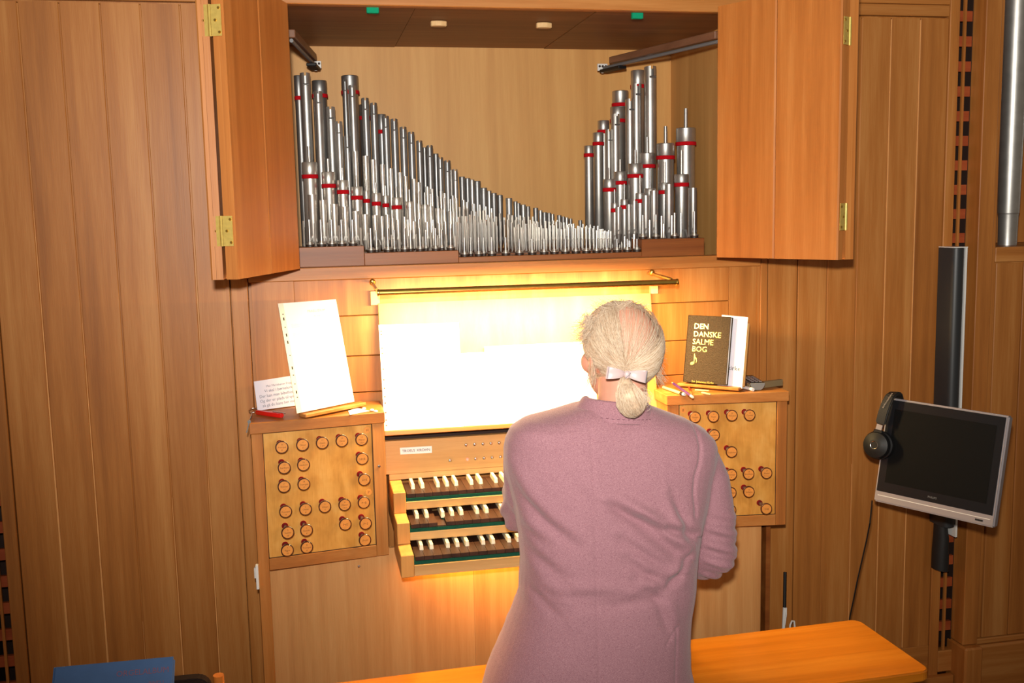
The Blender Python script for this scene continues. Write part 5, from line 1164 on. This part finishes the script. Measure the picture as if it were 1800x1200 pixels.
# wisps standing off the head: crown, left tuft, right side below the ear, nape
def wisp(px0, py0, px1, py1, sag, Y=2.17, n=7, sp=3.0):
    a = at(px0+R2.gauss(0, sp), py0+R2.gauss(0, sp), Y+R2.uniform(-.03, .03)); b_ = at(px1+R2.gauss(0, sp*1.3), py1+R2.gauss(0, sp), Y+R2.uniform(-.03, .03)); L = (b_-a).length; out = []
    dr = V3(((b_-a).z, 0, -(b_-a).x)).normalized(); s_ = sag*R2.uniform(.5, 1.3)
    for i in range(n): f = i/(n-1); out.append(a.lerp(b_, f)+dr*(s_*L*math.sin(math.pi*f))+V3((R2.gauss(0, .0006), R2.gauss(0, .001), R2.gauss(0, .0006))))
    strands.append(out)
for _ in range(130): wisp(1108, 530, 1050+R2.uniform(-14, 20), 536+R2.uniform(-4, 10), -.22)
for _ in range(45): wisp(1080, 530, 1128+R2.uniform(-14, 14), 540, .22)
for _ in range(50): wisp(1062, 545, 1026+R2.uniform(-6, 8), 560+R2.uniform(-10, 6), -.22)
for _ in range(170): wisp(1036, 582, 1014+R2.uniform(-7, 10), 600+R2.uniform(-22, 12), -.12, 2.16, sp=5)
for _ in range(170): wisp(1034, 556, 1018+R2.uniform(-7, 10), 584+R2.uniform(-20, 12), -.20, 2.16, sp=5)
for _ in range(120): wisp(1120+R2.uniform(-30, 20), 536, 1062+R2.uniform(-20, 20), 530+R2.uniform(-4, 6), -.12, 2.19, sp=5)
for _ in range(180): wisp(1146, 575, 1162+R2.uniform(-5, 5), 640+R2.uniform(-30, 16), .16, 2.18)
for _ in range(60): wisp(1158, 630, 1166+R2.uniform(-6, 6), 676+R2.uniform(-14, 6), .15, 2.17)
for _ in range(60): wisp(1040, 640, 1030+R2.uniform(-6, 10), 684+R2.uniform(-14, 6), -.1, 2.15)
def strand_mesh(S_, name, rad, mat, parent):
    vs = []; fs = []
    for pts_ in S_:
        n = len(pts_); 
        for i, p in enumerate(pts_):
            t = (pts_[min(i+1, n-1)]-pts_[max(i-1, 0)]).normalized(); a = t.orthogonal().normalized(); b = t.cross(a); r = rad*(1 if i < n-2 else .6)
            if i == 0: up_ = a
            a = (up_ - t*up_.dot(t)).normalized(); up_ = a; b = t.cross(a); k0_ = len(vs)
            for q in range(3): an = 2.0944*q; vs.append(tuple(p + a*math.cos(an)*r + b*math.sin(an)*r))
            if i: fs += [(k0_-3+q, k0_-3+(q+1) % 3, k0_+(q+1) % 3, k0_+q) for q in range(3)]
    o = MB(); o.v = vs; o.f = fs; ob = o.build(name, mat, parent, smooth=False)
    for p in ob.data.polygons: p.use_smooth = True
    return ob
hair_t = plain('tan_blond_strand', srgb(206, 172, 138), .5)
sm_ = strand_mesh([s for i, s in enumerate(strands) if i % 3], 'hair_strands', 0.00034, hair_s, hair); sm_['kind'] = 'stuff'
sm_ = strand_mesh([s for i, s in enumerate(strands) if i % 3 == 0], 'hair_strands', 0.00034, hair_t, hair); sm_['kind'] = 'stuff'
# ponytail
pc = [(1099, 664, 2.080), (1100, 676, 2.052), (1104, 692, 2.044), (1110, 708, 2.046), (1117, 720, 2.050), (1122, 727, 2.055)]
pc = [at(*p) for p in pc]; pr = [0.008, 0.016, 0.0265, 0.030, 0.024, 0.007]
ptm = MB(); 
Q, Rr = [], []
for i in range(len(pc)-1):
    for k in range(4): f = k/4; Q.append(pc[i].lerp(pc[i+1], f)); Rr.append((pr[i]*(1-f)+pr[i+1]*f)*.86)
Q.append(pc[-1]); Rr.append(pr[-1]*.8)
ptm.tube(Q, Rr, n=20); pt_ = ptm.build('ponytail', hair_m, person, smooth=True)
ps = []
for _ in range(1500):
    a = R2.uniform(0, 6.283); rr_ = R2.uniform(.80, 1.10); ln = R2.choice((1, 1, 1, .85, .7)); tw = R2.uniform(-.5, .5); out = []
    for i in range(10):
        f = i/9*ln*(len(pc)-1); j = min(int(f), len(pc)-2); g = f-j; c = pc[j].lerp(pc[j+1], g); r = (pr[j]*(1-g)+pr[j+1]*g)*rr_
        t = (pc[j+1]-pc[j]).normalized(); u_ = t.cross(Y3).normalized(); w__ = t.cross(u_); aa = a+tw*i/9
        out.append(c + u_*math.cos(aa)*r + w__*math.sin(aa)*r*.85 + V3((R2.gauss(0, .0007), R2.gauss(0, .0007), R2.gauss(0, .0005))))
    ps.append(out)
for _ in range(60):
    c = at(1130+R2.gauss(0, 4), 700+R2.gauss(0, 6), 2.05); r = R2.uniform(.006, .013); a0 = R2.uniform(-1.6, -.6)
    ps.append([c+V3((math.cos(a0+i*.5)*r, R2.gauss(0, .001), math.sin(a0+i*.5)*r)) for i in range(8)])
o_ = strand_mesh([s for i, s in enumerate(ps) if i % 3], 'ponytail_strands', 0.00034, hair_s, pt_); o_['kind'] = 'stuff'
o_ = strand_mesh([s for i, s in enumerate(ps) if i % 3 == 0], 'ponytail_strands', 0.00034, hair_t, pt_); o_['kind'] = 'stuff'
# ribbon bow
sat = plain('pinkish_satin', srgb(214, 188, 186), .32, spec=.5); sat.node_tree.nodes['Principled BSDF'].inputs['Sheen Weight'].default_value = .4
bc = at(1100, 657, 2.062); bu_ = (at(1136, 661, 2.062)-at(1062, 653, 2.062)).normalized(); bw_ = V3((0, -1, 0)); bv_ = bw_.cross(bu_).normalized() if bw_.cross(bu_).z > 0 else -bw_.cross(bu_).normalized()
bow = thing('x', tuple(bc), None, None); bpy.data.objects.remove(bow)
bmb = MB().add([], [])
def loop(sx):
    vs = []; fs = []; prof_ = [(0.003, 0.002, .0055), (0.012, 0.010, .0085), (0.028, 0.014, .0115), (0.043, 0.011, .0135), (0.0465, 0.005, .0138), (0.044, -0.001, .0135), (0.028, -0.003, .0115), (0.012, 0.000, .0085), (0.003, 0.000, .0055)]
    for a, dep, hgt in prof_:
        for k in range(5):
            v_ = -1+k*.5; vs.append(bc + bu_*(sx*a) + bw_*(dep+.0010*math.cos(v_*4+a*90)) + bv_*(v_*hgt - .0008*a/.04))
    n = len(prof_)
    for i in range(n-1): fs += [(i*5+k, i*5+k+1, (i+1)*5+k+1, (i+1)*5+k) for k in range(4)]
    o = MB().add(vs, fs).build('ribbon_loop', sat, bw, smooth=True); so = o.modifiers.new('thickness', 'SOLIDIFY'); so.thickness = .0008; sbb = o.modifiers.new('soft', 'SUBSURF'); sbb.levels = 1; sbb.render_levels = 2
    tr_ = MB()
    for e in (-1, 1):
        tr_.tube([bc+bu_*(sx*.0435)+bw_*.0115+bv_*(e*.0118*0+v_*.0128) for v_ in (-1, -.5, 0, .5, 1)], .0006, n=4)
        break
    tr_.build('dark_edge', M['ink'], o)
kn = MB(); ell(kn, bc+bw_*.010, (.0068, .0055, .0085)); bw = kn.build('hair_bow', sat, person, smooth=True); bw['label'] = 'pinkish satin ribbon bow'
loop(-1); loop(1)
cl2 = MB().tube([bc+bv_*-.0015+bw_*.0158+bu_*x+bv_*y for x, y in ((-.005, -.006), (-.001, -.002), (.003, .002), (.005, .007))], .0006, n=5).build('knot_crease', M['ink'], bw)  # grey line painted in as the shade of the crease
MB().lathe([(0.007, -0.0018), (0.0085, 0), (0.007, 0.0018)], c=at(1098, 664, 2.066), w=(pc[1]-pc[0]).normalized(), n=16).build('hair_tie', M['felt_red'], person, smooth=True)
